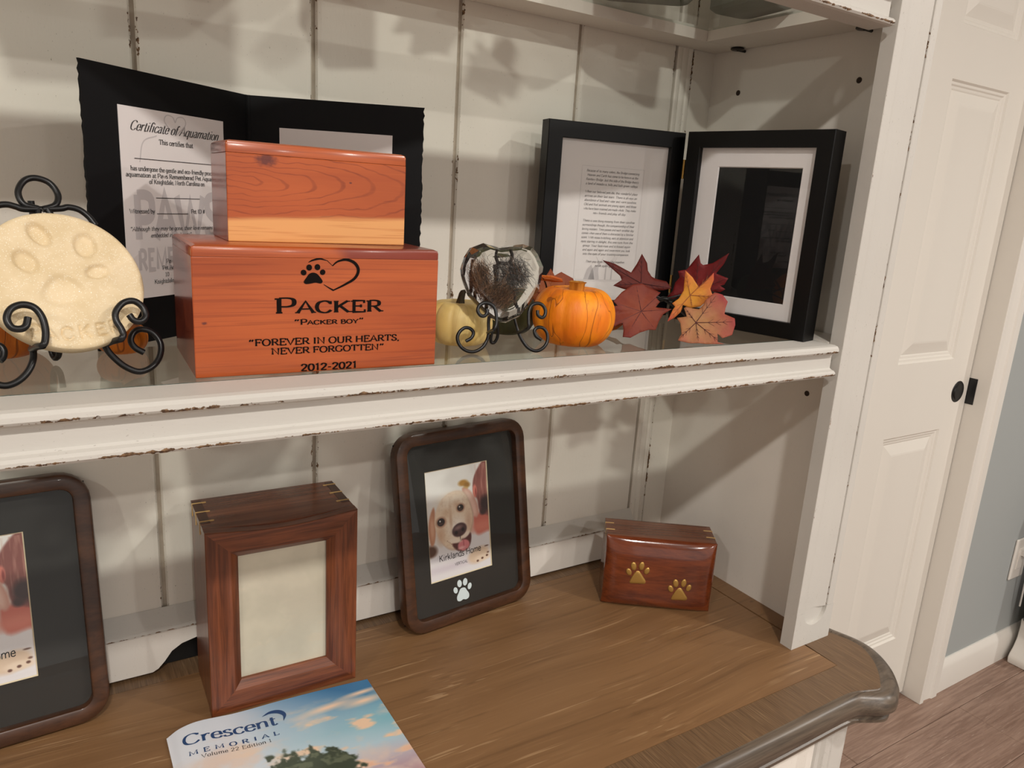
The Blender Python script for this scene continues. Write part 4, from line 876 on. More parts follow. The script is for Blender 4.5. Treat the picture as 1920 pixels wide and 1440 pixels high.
# ------------------------------------------------------------------ fabric maple leaves
LV = {
'A': ((.5941, .6620, .4667), -.35, .3, [(-48.2, 24.4), (-32.6, 21.4), (-11.8, 12.3), (-4.8, 22.6), (1.4, 34.7), (8.3, 24.1), (9.2, 15.6), (13.6, 8.6), (19.2, 6.0), (31.3, 3.1), (36.8, -5.3), (27.1, -7.6), (8.9, -8.2), (0, -5), (-20.0, -7.8), (-34.7, -4.1), (-23.8, 2.9), (-25.8, 7.5), (-36.5, 15.5)], (0, 0), [(-48, 24), (1.4, 34), (36, -5), (-34, -4)], (112, 38, 26), (84, 22, 20)),
'B': ((.5426, .6202, .4110), -.3, .55, [(-10.8, 43.0), (2.5, 56.1), (16.5, 65.5), (28.8, 67.9), (41.8, 61.3), (50.2, 56.6), (43.2, 50.4), (48.0, 45.6), (41.5, 38.5), (60.2, 36.0), (49.2, 29.8), (42.9, 20.9), (36.4, 10.1), (28.7, 10.9), (18.5, 7.9), (4.8, 0.6), (-4.2, 1.4), (-1.5, 10.4), (-1.4, 19.0), (-10.5, 15.0), (-22.3, 12.0), (-16.0, 24.5), (-13.5, 37.1), (-5.6, 38.3)], (22.9, 33.1), [(-10, 42), (21, 67), (50, 56), (60, 36), (36, 11), (0, 2), (-22, 12)], (146, 70, 46), (110, 26, 26)),
'C': ((.6616, .6450, .4598), -.9, .12, [(-10.3, 24.0), (2.0, 42.8), (5.1, 33.0), (8.2, 30.9), (19.0, 34.2), (36.2, 47.5), (32.0, 34.4), (24.3, 22.4), (38.8, 18.0), (35.3, 10.1), (30.8, 8.7), (37.3, 5.1), (31.9, 0.8), (21.6, 1.2), (5.4, -5.2), (-13.5, -6.2), (-22.3, -12.9), (-29.4, -10.7), (-23.6, -3.3), (-22.0, 7.5), (-17.1, 13.8), (-20.0, 21.2)], (3.7, 0), [(2, 42), (36, 47), (38, 18), (37, 5), (-28, -11), (-20, 21)], (130, 24, 24), (98, 16, 20)),
'D': ((.6264, .6120, .4573), -.6, .2, [(-9.2, 29.1), (0.1, 22.0), (8.2, 11.1), (15.8, 19.3), (22.8, 28.5), (23.9, 20.8), (21.1, 10.6), (23.3, 5.2), (27.2, 1.8), (20.2, -1.4), (11.8, -10.2), (0.1, -12.8), (-8.4, -9.7), (-10.5, -18.1), (-17.2, -25.0), (-25.5, -30.2), (-19.8, -16.0), (-17.3, -12.2), (-20.8, -8.7), (-13.5, -2.7), (-8.8, 6.7)], (-1.1, 1.8), [(-9, 29), (22.5, 28), (27, 2), (-25, -30), (2, -12)], (228, 156, 46), (222, 92, 74)),
'E': ((.6063, .5756, .4110), -.5, .6, [(-11.8, 42.7), (-9.0, 44.4), (5.6, 42.7), (10.6, 48.0), (12.8, 53.2), (22.8, 61.9), (31.9, 59.4), (37.8, 51.7), (35.3, 44.5), (33.8, 37.4), (44.5, 32.0), (44.7, 24.1), (41.0, 13.1), (29.7, 8.6), (24.7, 14.2), (23.8, 3.4), (30.9, 1.4), (18.2, 1.2), (-6.4, 0.6), (-21.6, 1.9), (-16.5, 10.9), (-16.6, 24.6), (-19.8, 31.3), (-8.8, 32.9)], (0.8, 25.6), [(-11, 43), (26, 60), (44, 28), (28, 2), (2, 2), (-21, 3)], (184, 134, 86), (166, 62, 62)),
'F': ((.5507, .6572, .4130), -.3, .7, [(-8.9, 0.8), (2.2, 6.4), (12.1, 11.5), (17.1, 8.3), (8.4, 2.3), (-0.3, -.6)], (4, 4.5), [(-8, .5), (15, 9)], (206, 122, 40), (176, 52, 48)),
'G': ((.470, .674, .452), .1, .25, [(-24, 6), (-10, 14), (2, 22), (9, 30), (14, 22), (24, 26), (38, 18), (42, 6), (36, -12), (10, -20), (-14, -14)], (6, -8), [(9, 29), (36, 18), (-20, 5)], (164, 92, 44), (140, 66, 40)),
'H': ((.4470, .6500, .4780), -.2, -.7, [(-24, 15), (-18, 5), (-6, -1), (10, -2), (23, -5), (25, -9), (14, -11), (0, -9), (-14, -4), (-24, 8)], (2, -5), [(-23, 13), (24, -8)], (214, 118, 48), (190, 80, 44))}
def leaf(parent, key, R0, vein='vein'):
    P0, yaw, lean, O, c, tips, c1, c2 = LV[key]; rmax = max(math.hypot(u - c[0], v - c[1]) for u, v in O)
    def disp(u, v):
        du, dv = u - c[0], v - c[1]; r = math.hypot(du, dv); q = r / rmax; a = math.atan2(dv, du)
        near = min(abs((a - math.atan2(ty - c[1], tx - c[0]) + PI) % (2 * PI) - PI) for tx, ty in tips)
        return (7.0 * q * q * (.5 + .5 * math.sin(a * 1.5 + ord(key))) - 2.2 * min(1, near / .5) * min(1, q * 2.2)) * (rmax / 50)
    bm = bmesh.new(); vs = [bm.verts.new((u, 0, v)) for u, v in O]; f = bm.faces.new(vs); f.normal_update(); bmesh.ops.triangulate(bm, faces=[f])
    for k in range(4 if rmax > 30 else 3):
        bmesh.ops.subdivide_edges(bm, edges=[e for e in bm.edges if e.calc_length() > rmax * .09], cuts=1, use_grid_fill=False); bmesh.ops.triangulate(bm, faces=bm.faces[:])
    bm.verts.ensure_lookup_table(); m = MB(); rnd_ = random.Random(key)
    for v in bm.verts:
        u, w_ = v.co.x, v.co.z; q = math.hypot(u - c[0], w_ - c[1]) / rmax; k = min(1, q ** 1.4 + .10 * math.sin(u * .35) * math.sin(w_ * .3)); k = max(0, k)
        col = tuple(a * (1 - k) + b * k for a, b in zip([q * .72 for q in lin(c1)], [q * .72 for q in lin(c2)])); j = 1 + rnd_.uniform(-.06, .06)
        m.vert((u * .001, -disp(u, w_) * .001, w_ * .001), 0, tuple(x * j for x in col))
    for fc in bm.faces: m.face([v.index for v in fc.verts])
    bm.free()
    o = m.build('leaf', M['leaf'], parent, smooth=80, loc=Vector(P0) - Vector(R0), rot=(-lean, 0, yaw))
    so = o.modifiers.new('Solidify', 'SOLIDIFY'); so.thickness = .0005; so.offset = 1
    m = MB()
    for tx, ty in tips:
        L = [(c[0] + (tx - c[0]) * s * .94, c[1] + (ty - c[1]) * s * .94) for s in np.linspace(0, 1, 10)]
        m.tube([(u * .001, -disp(u, v) * .001 - .0003, v * .001) for u, v in L], [.00042 * (1 - s * .75) for s in np.linspace(0, 1, 10)], 5)
        for s in (.32, .52, .7):
            bu, bv = c[0] + (tx - c[0]) * s, c[1] + (ty - c[1]) * s; dx, dy = (tx - c[0]), (ty - c[1])
            for q in (.55, -.55):
                ex, ey = dx * math.cos(q) - dy * math.sin(q), dx * math.sin(q) + dy * math.cos(q); L = [(bu + ex * z * (.22 - .12 * s), bv + ey * z * (.22 - .12 * s)) for z in (0, .5, 1)]
                m.tube([(u * .001, -disp(u, v) * .001 - .00025, v * .001) for u, v in L], [.00022, .00018, .0001], 4)
    m.build('veins', M[vein], o, smooth=60); return o
R0 = (.617, .645, .452)
lf = thing('maple_leaf_spray', 'spray of dark red, crimson, orange and pink fabric maple leaves before the double frame', 'leaves', R0)
for k in 'ABCDEF': leaf(lf, k, R0, 'vein_pale' if k in 'DF' else 'vein')
m = MB()
for q in ([(.6155, .648, .4510), (.600, .655, .456), (.5941, .664, .4655)], [(.6155, .645, .4495), (.598, .640, .452), (.582, .640, .448), (.5655, .650, .440)], [(.617, .647, .4500), (.640, .643, .455), (.6637, .647, .4610)], [(.617, .644, .4490), (.622, .628, .453), (.6264, .614, .4590)], [(.616, .642, .4480), (.618, .620, .441), (.613, .597, .4330)], [(.616, .648, .449), (.590, .664, .430), (.560, .662, .4160)]):
    m.tube([Vector(p) - Vector(R0) for p in crv(q, 5)], .0009, 7)
m.tube([Vector(p) - Vector(R0) for p in crv([(.612, .652, .447), (.618, .645, .4505), (.623, .638, .447)], 5)], .0028, 8); m.build('wire_stem', M['black'], lf, smooth=60)
R0 = (.470, .680, ZG)
lf2 = thing('maple_leaf_pair', 'rust and orange fabric leaves curling out behind the bright orange pumpkin', 'leaves', R0)
for k in 'GH': leaf(lf2, k, R0, 'vein_pale')
m = MB(); m.tube([Vector(p) - Vector(R0) for p in crv([(.4725, .684, .4110), (.474, .683, .430), (.4745, .680, .446)], 5)], .0009, 7); m.tube([Vector(p) - Vector(R0) for p in crv([(.4745, .680, .442), (.464, .667, .462), (.4490, .653, .4745)], 5)], .0009, 7); m.build('wire_stem', M['black'], lf2, smooth=60)

# ------------------------------------------------------------------ painted prints (flat pictures in the place)
def vnoise(nx, ny, sx, sy, seed):
    r = np.random.RandomState(seed); g = r.rand(int(sy) + 3, int(sx) + 3)
    u = np.linspace(0, sx, nx); v = np.linspace(0, sy, ny); iu = u.astype(int); iv = v.astype(int); fu = u - iu; fv = v - iv
    fu = fu * fu * (3 - 2 * fu); fv = fv * fv * (3 - 2 * fv)
    A = g[np.ix_(iv, iu)]; B = g[np.ix_(iv, iu + 1)]; C = g[np.ix_(iv + 1, iu)]; D = g[np.ix_(iv + 1, iu + 1)]
    return (A * (1 - fu) + B * fu) * (1 - fv)[:, None] + (C * (1 - fu) + D * fu) * fv[:, None]
def fbm(nx, ny, sx, sy, seed, oct=4): return sum(vnoise(nx, ny, sx * 2 ** k, sy * 2 ** k, seed + k) * .5 ** (k + 1) for k in range(oct)) / (1 - .5 ** oct)
def srgb_lin(a): a = a / 255.; return np.where(a <= .04045, a / 12.92, ((a + .055) / 1.055) ** 2.4)
class Canvas:
    def __init__(s, nx, ny, base): s.U, s.V = np.meshgrid(np.linspace(0, 1, nx), np.linspace(0, 1, ny)); s.a = np.ones((ny, nx, 3)) * np.array(base, float); s.asp = ny / nx
    def put(s, mask, c): mask = np.clip(mask, 0, 1)[..., None]; s.a = s.a * (1 - mask) + np.array(c, float) * mask
    def ell(s, cx, cy, rx, ry, c, soft=.15, rot=0, op=1.):
        k = math.radians(rot); x = s.U - cx; y = (s.V - cy) * s.asp; X = (x * math.cos(k) + y * math.sin(k)) / rx; Y = (-x * math.sin(k) + y * math.cos(k)) / (ry * s.asp)
        s.put((1 + soft - np.sqrt(X * X + Y * Y)) / (2 * soft) * op if soft else 0, c)
    def poly(s, pts, c, soft=.01, op=1.):
        ins = np.zeros(s.U.shape, bool); d = np.full(s.U.shape, 9.); n = len(pts)
        for i in range(n):
            (x0, y0), (x1, y1) = pts[i], pts[(i + 1) % n]
            with np.errstate(divide='ignore', invalid='ignore'): c_ = ((y0 > s.V) != (y1 > s.V)) & (s.U < (x1 - x0) * (s.V - y0) / (y1 - y0 + 1e-12) + x0)
            ins ^= c_; ex, ey = x1 - x0, y1 - y0; t_ = np.clip(((s.U - x0) * ex + (s.V - y0) * ey) / (ex * ex + ey * ey + 1e-12), 0, 1); d = np.minimum(d, np.hypot(s.U - x0 - t_ * ex, s.V - y0 - t_ * ey))
        s.put((.5 + np.where(ins, d, -d) / (2 * soft)) * op, c)
    def out(s, shade=1.0): return srgb_lin(np.clip(s.a * shade, 0, 255))
def puppy():
    nx, ny = 150, 226; c = Canvas(nx, ny, (226, 220, 217)); n = fbm(nx, ny, 9, 13, 5); fine = fbm(nx, ny, 40, 60, 8, 3)
    c.ell(.3, .08, .7, .22, (243, 240, 237), .6); c.ell(.60, .165, .075, .028, (190, 140, 66), .35); c.ell(.66, .19, .05, .025, (164, 120, 58), .4); c.ell(.63, .22, .04, .018, (206, 170, 100), .5)
    c.poly([(-.1, .70), (.3, .68), (1.1, .62), (1.1, 1.1), (-.1, 1.1)], (231, 226, 229), .02); c.ell(.03, .72, .10, .055, (88, 58, 44), .3); c.ell(.3, .9, .5, .03, (214, 204, 212), .8); c.ell(.2, .80, .25, .02, (212, 206, 212), .8)
    c.poly(crv([(.74, .50), (.86, .47), (1.1, .48), (1.1, .64), (.95, .66), (.78, .665)], 4, True), (208, 112, 96), .02); c.ell(.88, .60, .2, .05, (222, 132, 114), .6)
    hair = crv([(.98, -.02), (.86, .05), (.77, .15), (.755, .27), (.82, .35), (.84, .45), (.92, .50), (1.1, .48), (1.1, -.02)], 4, True); c.poly(hair, (138, 80, 74), .01)
    st_ = np.clip((fbm(nx, ny, 50, 5, 9) - .47) * 4, 0, 1) * ((c.U > .78) & (c.V < .42) & (c.V > .02)) ; c.put(st_ * .55 * (c.U > .79 + .0 * c.V), (196, 146, 132))
    c.ell(.95, .40, .09, .075, (58, 36, 38), .35); c.ell(.90, .47, .05, .03, (66, 42, 42), .4); c.ell(.785, .265, .034, .06, (212, 124, 110), .2); c.ell(.80, .27, .012, .035, (150, 70, 66), .4)
    c.poly(crv([(.58, .215), (.70, .245), (.80, .36), (.83, .47), (.775, .51), (.70, .42), (.62, .33)], 4, True), (214, 160, 144), .012); c.poly(crv([(.62, .24), (.70, .27), (.77, .37), (.79, .46), (.755, .48), (.70, .40)], 4, True), (232, 192, 178), .02)
    c.poly(crv([(.12, .33), (.05, .40), (.015, .52), (.04, .66), (.10, .64), (.13, .5)], 4, True), (190, 132, 102), .012); c.ell(.075, .52, .03, .10, (214, 164, 136), .5)
    head = crv([(.15, .36), (.25, .27), (.41, .225), (.58, .245), (.68, .35), (.725, .49), (.67, .62), (.57, .715), (.41, .75), (.27, .71), (.17, .61), (.115, .48)], 5, True)
    c.poly([(x + .012, y + .006) for x, y in head], (184, 146, 122), .014); c.poly(head, (236, 212, 188), .012)
    c.ell(.42, .30, .2, .06, (248, 232, 214), .7); c.ell(.46, .55, .13, .09, (250, 238, 226), .6); c.ell(.20, .59, .05, .07, (214, 176, 148), .8); c.ell(.66, .53, .045, .08, (216, 180, 156), .8)
    c.ell(.37, .45, .02, .10, (216, 182, 154), .8); c.ell(.30, .40, .05, .03, (222, 190, 162), .8); c.ell(.47, .345, .05, .03, (222, 190, 164), .8); c.put(np.clip((fine - .5) * 2.2, 0, 1) * .35 * (((c.U - .42) / .3) ** 2 + ((c.V - .48) / .26) ** 2 < 1), (196, 160, 134))
    c.poly(crv([(.37, .70), (.50, .685), (.67, .635), (.675, .72), (.60, .785), (.46, .775)], 4, True), (92, 50, 48), .01); c.ell(.555, .735, .095, .05, (222, 134, 140), .12); c.ell(.555, .72, .008, .04, (186, 96, 106), .5); c.ell(.52, .755, .05, .012, (240, 180, 182), .6)
    c.ell(.42, .675, .10, .022, (246, 228, 212), .3, 12); c.ell(.60, .645, .07, .022, (244, 226, 210), .3, -28)
    for ex, ey, r in ((.215, .475, .058), (.535, .385, .050)):
        c.ell(ex, ey, r * 1.35, r * .80, (168, 122, 100), .25); c.ell(ex, ey, r, r * .60, (38, 25, 26), .12); c.ell(ex - .014, ey - .010, .011, .008, (236, 228, 224), .3); c.ell(ex, ey + .014, r * .5, .006, (96, 62, 50), .5)
    c.ell(.50, .585, .120, .062, (78, 50, 50), .10, -10); c.ell(.48, .563, .06, .018, (142, 110, 108), .6, -10); c.ell(.445, .605, .024, .017, (34, 20, 22), .3); c.ell(.555, .59, .024, .017, (34, 20, 22), .3); c.ell(.505, .65, .006, .025, (60, 36, 36), .4)
    for k in range(5): c.ell(.30 + .02 * k, .66 + .012 * k, .005, .004, (150, 110, 92), .4)
    c.ell(.79, .865, .18, .072, (222, 196, 172), .2, -12); c.ell(.86, .90, .13, .032, (234, 212, 190), .3)
    for k in range(3): c.ell(.77 + .08 * k, .920 - .014 * k, .020, .010, (104, 66, 54), .25)
    c.ell(.93, .80, .035, .006, (110, 76, 64), .35); c.ell(.95, .865, .02, .008, (120, 84, 70), .35)
    return c.out(1.0)
PUP = puppy()
def photo_frame(name, label, loc, rot):
    f = thing(name, label, 'photo frame', loc, rot, group='brown rounded paw photo frames'); W, Hh, D, B = .204, .260, .016, .0160
    m = MB(); L = [rr(0, W, 0, Hh, .028, D), rr(0, W, 0, Hh, .028, .0028), rr(.0009, W - .0009, .0009, Hh - .0009, .027, .0009), rr(.0028, W - .0028, .0028, Hh - .0028, .0255, 0), rr(B - .0025, W - B + .0025, B - .0025, Hh - B + .0025, .0145, 0), rr(B - .0006, W - B + .0006, B - .0006, Hh - B + .0006, .0125, .0008), rr(B, W - B, B, Hh - B, .012, .0026), rr(B, W - B, B, Hh - B, .012, .0125)]
    m.loft(L); m.build('frame_rim', M['cocoa'], f, smooth=35)
    px0, px1, pz0, pz1 = .0445, .1435, .0585, .2065
    m = MB(); n = 7; out = rr(.0145, W - .0145, .0145, Hh - .0145, .012, .0105); inn = rr(px0, px1, pz0, pz1, .00005, .0105)
    m.loft([out, inn]); m.build('mat_board', M['mat_lightened'], f)
    m = MB(); m.loft([rr(px0, px1, pz0, pz1, .00005, .0104), rr(px0 + .0011, px1 - .0011, pz0 + .0011, pz1 - .0011, .00005, .0116)]); m.build('mat_bevel', M['bevel_cream'], f)
    m = MB(); ny, nx = PUP.shape[:2]; m.grid(nx - 1, ny - 1, lambda u, v: (px0 + (px1 - px0) * u, .0117, pz1 - (pz1 - pz0) * v), col=[[tuple(PUP[j, i]) for i in range(nx)] for j in range(ny)]); ph = m.build('photo_print', M['pic'], f, fix=False)
    P = flat(.01155); m = MB(); text(m, 'Kirklands Home', 0.0590, .0838, .0084, P, fit=.068, thick=.085, thin=.085, serif=0); text(m, 'VERTICAL', .0835, .0730, .0036, P, fit=.0205, thick=.10, thin=.10, serif=0)
    m.build('printed_text', M['ink'], ph)
    m = MB()
    for pg in paw_polys('print'):
        q = [(.0925 + a * .0285, .0375 + b * .0290) for a, b in pg]; m.extrude(q, 'y', .0099, .0104)
    m.build('paw_print', M['paw_white'], f)
    m = MB(); m.box(.004, W - .004, .0135, D - .0002, .012, Hh - .012); m.build('backing', M['black_card'], f)
    o = pane(f, B - .0003, W - B + .0003, B - .0003, Hh - B + .0003, .0060); return f
FR = photo_frame('rounded_photo_frame', 'dark brown rounded frame with puppy photo leaning between the wooden urns, whole in view', (.360, .766, .0032), (-.18, 0, .11))
def dup(root, label, loc, rot):
    """a copy of a thing with copies of its parts and sub-parts; the copies share mesh data"""
    r = root.copy(); COL.objects.link(r); r['label'] = label; r.location = (loc[0], loc[1], loc[2] + H); r.rotation_euler = rot
    for ch in list(root.children):
        c = ch.copy(); COL.objects.link(c); c.parent = r
        for g in ch.children:
            d = g.copy(); COL.objects.link(d); d.parent = c
    return r
dup(FR, 'dark brown rounded puppy photo frame cut off by the left edge, below the plaque', (.0287 - .204 * math.cos(.055), .7780 - .204 * math.sin(.055), .0034), (-.2, 0, .055))

# ------------------------------------------------------------------ urn with a picture opening
un = thing('photo_urn', 'reddish wooden box urn with an empty cream photo window standing behind the brochure', 'urn', (.118, .731, 0), (0, 0, -.02))
UW, UH, UD = .158, .212, .092
m = MB(); m.box(.0005, UW - .0005, .0125, UD, .0005, UH - .007); m.build('body', M['rose_z'], un, bevel=.001)
m = MB(); n = 16; rows = []
for k in range(n + 1):
    u = k / n; x = .0002 + (UW - .0004) * u; dz = -.0058 * math.sin(PI * u) ** 1.2; rows.append([(x, .0128, UH - .0072), (x, .0128, UH + dz * .8 - .0003), (x, .032, UH - .0004), (x, UD + .0003, UH - .0004), (x, UD + .0003, UH - .0072)])
m.loft(rows, cap0=True, cap1=True); m.build('top_panel', M['rose_top'], un, smooth=30)
ox0, ox1, oz0, oz1 = .0322, .1252, .0335, .1785
def rail(name, p0, p1, q0, q1, mat, dip=0):
    """mitred piece between outer edge p0-p1 and inner edge q0-q1 (x, z)"""
    m = MB(); rows = []
    for k in range(13):
        u = k / 12; ox, oz = p0[0] + (p1[0] - p0[0]) * u, p0[1] + (p1[1] - p0[1]) * u - dip * math.sin(PI * u) ** 1.2; ix, iz = q0[0] + (q1[0] - q0[0]) * u, q0[1] + (q1[1] - q0[1]) * u
        mx, mz = ox + (ix - ox) * .12, oz + (iz - oz) * .12
        L_ = lambda q, y: (ox + (ix - ox) * q, y, oz + (iz - oz) * q); rows.append([(ox, .0125, oz), L_(0, .0009), L_(.02, .0001), L_(.04, 0), L_(.74, 0), L_(.76, .0002), L_(.99, .0062), L_(1, .0066), L_(1, .0125)])
    m.loft(rows, cap0=True, cap1=True); return m.build(name, mat, un, smooth=18)
rail('frame_rail', (0, UH), (UW, UH), (ox0, oz1), (ox1, oz1), M['rose_x'], .0062); rail('frame_rail', (0, 0), (UW, 0), (ox0, oz0), (ox1, oz0), M['rose_x'])
rail('frame_stile', (0, 0), (0, UH), (ox0, oz0), (ox0, oz1), M['rose_z']); rail('frame_stile', (UW, 0), (UW, UH), (ox1, oz0), (ox1, oz1), M['rose_z'])
m = MB(); m.box(ox0 - .003, ox1 + .003, .0100, .0115, oz0 - .003, oz1 + .003); m.build('photo_insert', M['cream_insert'], un)
pane(un, ox0, ox1, oz0, oz1, .0085)
for q in (0, 1):
    m = MB(); x0, x1 = (.0004, .0100) if q == 0 else (UW - .0100, UW - .0004); m.box(x0, x1, .026, UD - .004, UH - .002, UH - .0001); m.build('dark_corner', M['rose_dark'], un)
    for y0 in (.030, .055, .080):
        e = -.0003 if q == 0 else UW + .0003; s_ = 1 if q == 0 else -1
        m = MB(); m.extrude([(e, UH - .014), (e, UH + .0002), (e + s_ * .0145, UH + .0002), (e + s_ * .0145, UH - .001)], 'y', y0, y0 + .0022); m.build('corner_spline', M['maple'], un)

# ------------------------------------------------------------------ small glossy urn with two brass paws
pu = thing('paw_urn', 'small glossy brown wooden urn with two brass paw inlays in the right corner', 'urn', (.642, .731, 0), (0, 0, math.atan2(-.090, .1244)))
PW, PH, PD = .1535, .1045, .066
def sup(u, v):
    a, b = abs(2 * u - 1), abs(2 * v - 1); return -.0135 * max(0, 1 - a ** 5) ** .5 * max(0, 1 - b ** (2.5 if v > .5 else 4.5)) ** .5
m = MB(); NU, NV = 56, 44
cs = lambda t_: .5 - .5 * math.cos(PI * t_) if True else t_
m.grid(NU, NV, lambda u, v: (PW * cs(u), .008 + sup(cs(u), cs(v)) , PH * cs(v)))
m.build('pillow_front', M['rose_gloss'], pu, smooth=60)
m = MB(); m.box(0, PW, .008, PD, 0, PH - .006); m.build('body', M['rose_gloss'], pu, bevel=.001)
m = MB(); m.box(0, PW, .008, PD, PH - .0058, PH); m.build('top_panel', M['rose_top'], pu, bevel=.001)
for cx, cz, tilt in ((.0465, .0560, .06), (.1068, .0358, .05)):
    m = MB(); S = .0335
    for pg in paw_polys('brass'):
        c_ = np.mean(pg, 0); loops = []
        for sc, dy in ((1., .0008), (1., -.0004), (.9, -.0011), (.6, -.0015)):
            lp = []
            for a_, b_ in pg:
                a2, b2 = c_[0] + (a_ - c_[0]) * sc, c_[1] + (b_ - c_[1]) * sc; x, z = cx + (a2 * math.cos(tilt) - b2 * math.sin(tilt)) * S, cz + (b2 * math.cos(tilt) + a2 * math.sin(tilt)) * S
                lp.append((x, .008 + sup(x / PW, z / PH) + dy, z))
            loops.append(lp)
        m.loft(loops, cap0=True, cap1=True)
    m.build('brass_paw', M['brass'], pu, smooth=50)
for q in (0, 1):
    for y0 in (.026, .048):
        e = -.0003 if q == 0 else PW + .0003; s_ = 1 if q == 0 else -1
        m = MB(); m.extrude([(e, PH - .011), (e, PH + .0002), (e + s_ * .0125, PH + .0002), (e + s_ * .0125, PH - .001)], 'y', y0, y0 + .0026); m.build('corner_spline', M['maple'], pu)

# ------------------------------------------------------------------ brochure
br = thing('brochure', 'glossy brochure with a sunset sky cover lying before the photo window urn', 'brochure', (.0720, .7245, 0))
BW, BL = .2138, .279
def bz(x, y): return .0024 + .0042 * math.exp(-((x - .028) / .030) ** 2) * (1 - .4 * min(1, -y / .2)) - .0020 * math.exp(-(x / .007) ** 2)
def edge_top(x): return -.0002 - .0070 * max(0, 1 - x / .034) ** 2.2 - .0085 * max(0, (x - .10) / (BW - .10)) ** 1.5 * .9
def sky():
    nx, ny = 200, 250; c = Canvas(nx, ny, (206, 218, 230)); U, V = c.U, c.V; n = fbm(nx, ny, 5, 9, 21, 5); n2 = fbm(nx, ny, 7, 22, 40, 5)
    c.put(np.clip(U * 1.3 - .35, 0, 1) * np.clip(1 - V * 3.2, 0, 1) * 1.5, (62, 122, 168)); c.put(np.clip(U * 1.5 - .5, 0, 1) * np.clip(1 - abs(V - .26) * 5, 0, 1), (136, 190, 204)); c.put(np.clip(1 - U * 2.2, 0, 1) * .8, (234, 234, 240))
    c.put(np.clip((V - .38) * 5, 0, 1) * np.clip(U * 1.6 - .25, 0, 1), (178, 138, 146)); c.put(np.clip((V - .42) * 3, 0, 1) * np.clip(1 - U * 1.5, 0, 1) * .8, (150, 186, 214))
    c.put(np.clip((n - .50) * 5, 0, 1) * np.clip(V * 4, .0, 1) * .8, (232, 206, 190)); c.put(np.clip((n2 - .56) * 7, 0, 1) * np.clip(V * 6 - .3, 0, 1) * np.clip(U * 2 - .2, 0, 1), (244, 208, 176)); c.put(np.clip((n2 - .60) * 7, 0, 1) * np.clip((V - .4) * 5, 0, 1) * .7, (206, 132, 118))
    for cx, cy, rx, ry in ((.74, .115, .13, .018), (.92, .13, .10, .02), (.93, .075, .10, .012)): c.ell(cx, cy, rx, ry, (246, 212, 184), .6, -6, .85)
    tr = fbm(nx, ny, 26, 34, 77, 3); d = np.minimum(((U - .46) / .30) ** 2 + ((V - .58) / .28) ** 2, ((U - .60) / .16) ** 2 + ((V - .50) / .17) ** 2)
    c.put(np.clip((1.0 - d + (tr - .5) * 1.1) * 6, 0, 1), (62, 74, 60)); c.put(np.clip((tr - .55) * 8, 0, 1) * (d < .9) * .6, (120, 128, 104))
    return c.out(.97)
SKY = sky(); ny, nx = SKY.shape[:2]
m = MB(); m.grid(nx - 1, ny - 1, lambda u, v: (BW * u, edge_top(BW * u) * (1 - v) + (-BL) * v - .0, bz(BW * u, -BL * v)), col=[[tuple(SKY[j, i]) for i in range(nx)] for j in range(ny)]); m.build('front_cover', M['cover'], br, smooth=60, fix=False).data.flip_normals()
m = MB(); rows = []
for k in range(25):
    x = .0006 + (BW - .0012) * k / 24; t0, t1 = edge_top(x) - .0006, -BL + .0006; rows.append([(x, t0, .0002), (x, t0, bz(x, 0) - .0004), (x, (t0 + t1) / 2, bz(x, -BL / 2) - .0004), (x, t1, bz(x, -BL) - .0004), (x, t1, .0002)])
m.loft(rows, cap0=True, cap1=True); m.build('pages', M['paper'], br)
P = lambda u, v: (u, v, bz(u, v) + .00025); rot_ = -.062
def PR(x0, y0): return lambda u, v: P(x0 + u * math.cos(rot_) - v * math.sin(rot_), y0 + u * math.sin(rot_) + v * math.cos(rot_))
m = MB(); Q = PR(.0118, -.0312); text(m, 'Crescent', 0, 0, .0150, Q, fit=.092, thick=.115, thin=.05, serif=.06); text(m, 'MEMORIAL', .0040, -.0162, .0058, Q, fit=.0865, thick=.15, thin=.06, serif=.08, track=.42)
ribbon(m, [Q(a, b)[:2] and (a, b) for a, b in crv([(.0790, .0178), (.0880, .0212), (.0965, .0190), (.1010, .0120), (.0985, .0030)], 6)], lambda i, dx, dy: .0004 + .0052 * math.sin(PI * i) ** 1.1, Q); m.build('cover_title', M['navy'], br)
m = MB(); Q = PR(.0252, -.0562); text(m, 'Volume 22 Edition 1', 0, 0, .0050, Q, fit=.0665, thick=.085, thin=.045, serif=.06, track=.06); m.build('cover_edition', M['ink'], br)

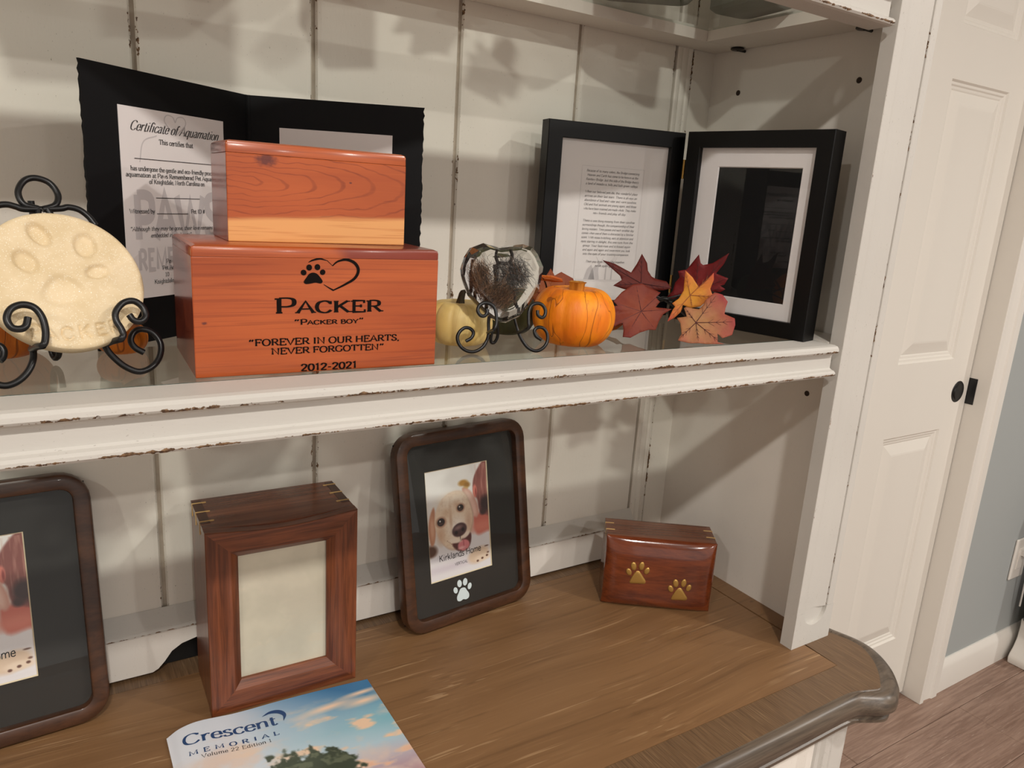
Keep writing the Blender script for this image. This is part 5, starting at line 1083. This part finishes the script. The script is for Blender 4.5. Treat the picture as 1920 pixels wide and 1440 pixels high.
# ------------------------------------------------------------------ what stands on the upper shelf (seen from below through the glass)
gmat = simple('grey_green_plastic', (104, 106, 94), .5)
def block(label, loc, yaw, wd, dp, ht):
    b = thing('rounded_block', label, 'block', loc, (0, 0, yaw)); m = MB(); L = []
    for z, i in ((0, .004), (.004, 0), (ht - .004, 0), (ht, .004)): L.append([(p[0], p[2], z) for p in rr(-wd / 2 + i, wd / 2 - i, -dp / 2 + i, dp / 2 - i, .014, 0, 5)])
    m.loft(L, cap0=True, cap1=True); m.build('body', gmat, b, smooth=40)
    m = MB(); L = [[(p[0], p[2], z) for p in rr(-wd / 2 - .0012, wd / 2 + .0012, -dp / 2 - .0012, dp / 2 + .0012, .015, 0, 5)] for z in (ht * .72, ht * .72 + .004)]; m.loft(L, cap0=True, cap1=True); m.build('rim', gmat, b, smooth=40)
block('grey green rounded block seen through the upper glass shelf, the left of the two', (.631, .738, .7941), -.507, .113, .09, .17)
block('grey green rounded block seen through the upper glass shelf, right one by the side panel', (.762, .700, .7941), -.10, .068, .095, .17)

# unseen boxes added on the upper shelf to throw shadows on the planks
def keepsake(label, loc, yaw, wd, dp, ht):
    b = thing('shadow_caster_box', label, 'box', loc, (0, 0, yaw), group='added shadow casting boxes on the upper shelf'); m = MB(); m.box(-wd / 2, wd / 2, -dp / 2, dp / 2, 0, ht * .82); m.build('body', M['rose_z'], b, bevel=.001)
    m = MB(); m.box(-wd / 2 - .002, wd / 2 + .002, -dp / 2 - .002, dp / 2 + .002, ht * .82, ht); m.build('lid', M['rose_x'], b, bevel=.0015)
keepsake('unseen low wide box added to cast shadow from the upper glass shelf, above the black certificate folder', (.055, .66, .7941), .1, .17, .10, .12)
keepsake('unseen narrow box added to cast shadow from the upper glass shelf, above the small cedar box', (.255, .70, .7941), .2, .055, .06, .13)
R0 = (.385, .69, .845); off = Vector((-.215, .055, .402))
lf3 = thing('maple_leaf_spray', 'spray of red maple leaves on the upper glass shelf, above the photo edge', 'leaves', R0)
for k in 'ABE':
    o = leaf(lf3, k, Vector(R0) - Vector(LV[k][0]) * 0, 'vein'); o.location = Vector(LV[k][0]) + off - Vector(R0)
m = MB()
for q in ([(.399, .705, .853), (.385, .71, .86), (.379, .717, .868)], [(.399, .70, .851), (.38, .694, .85), (.352, .693, .843)], [(.399, .70, .85), (.405, .67, .843), (.395, .652, .835)]): m.tube([Vector(p) - Vector(R0) for p in crv(q, 5)], .0009, 7)
m.build('wire_stem', M['black'], lf3, smooth=60)
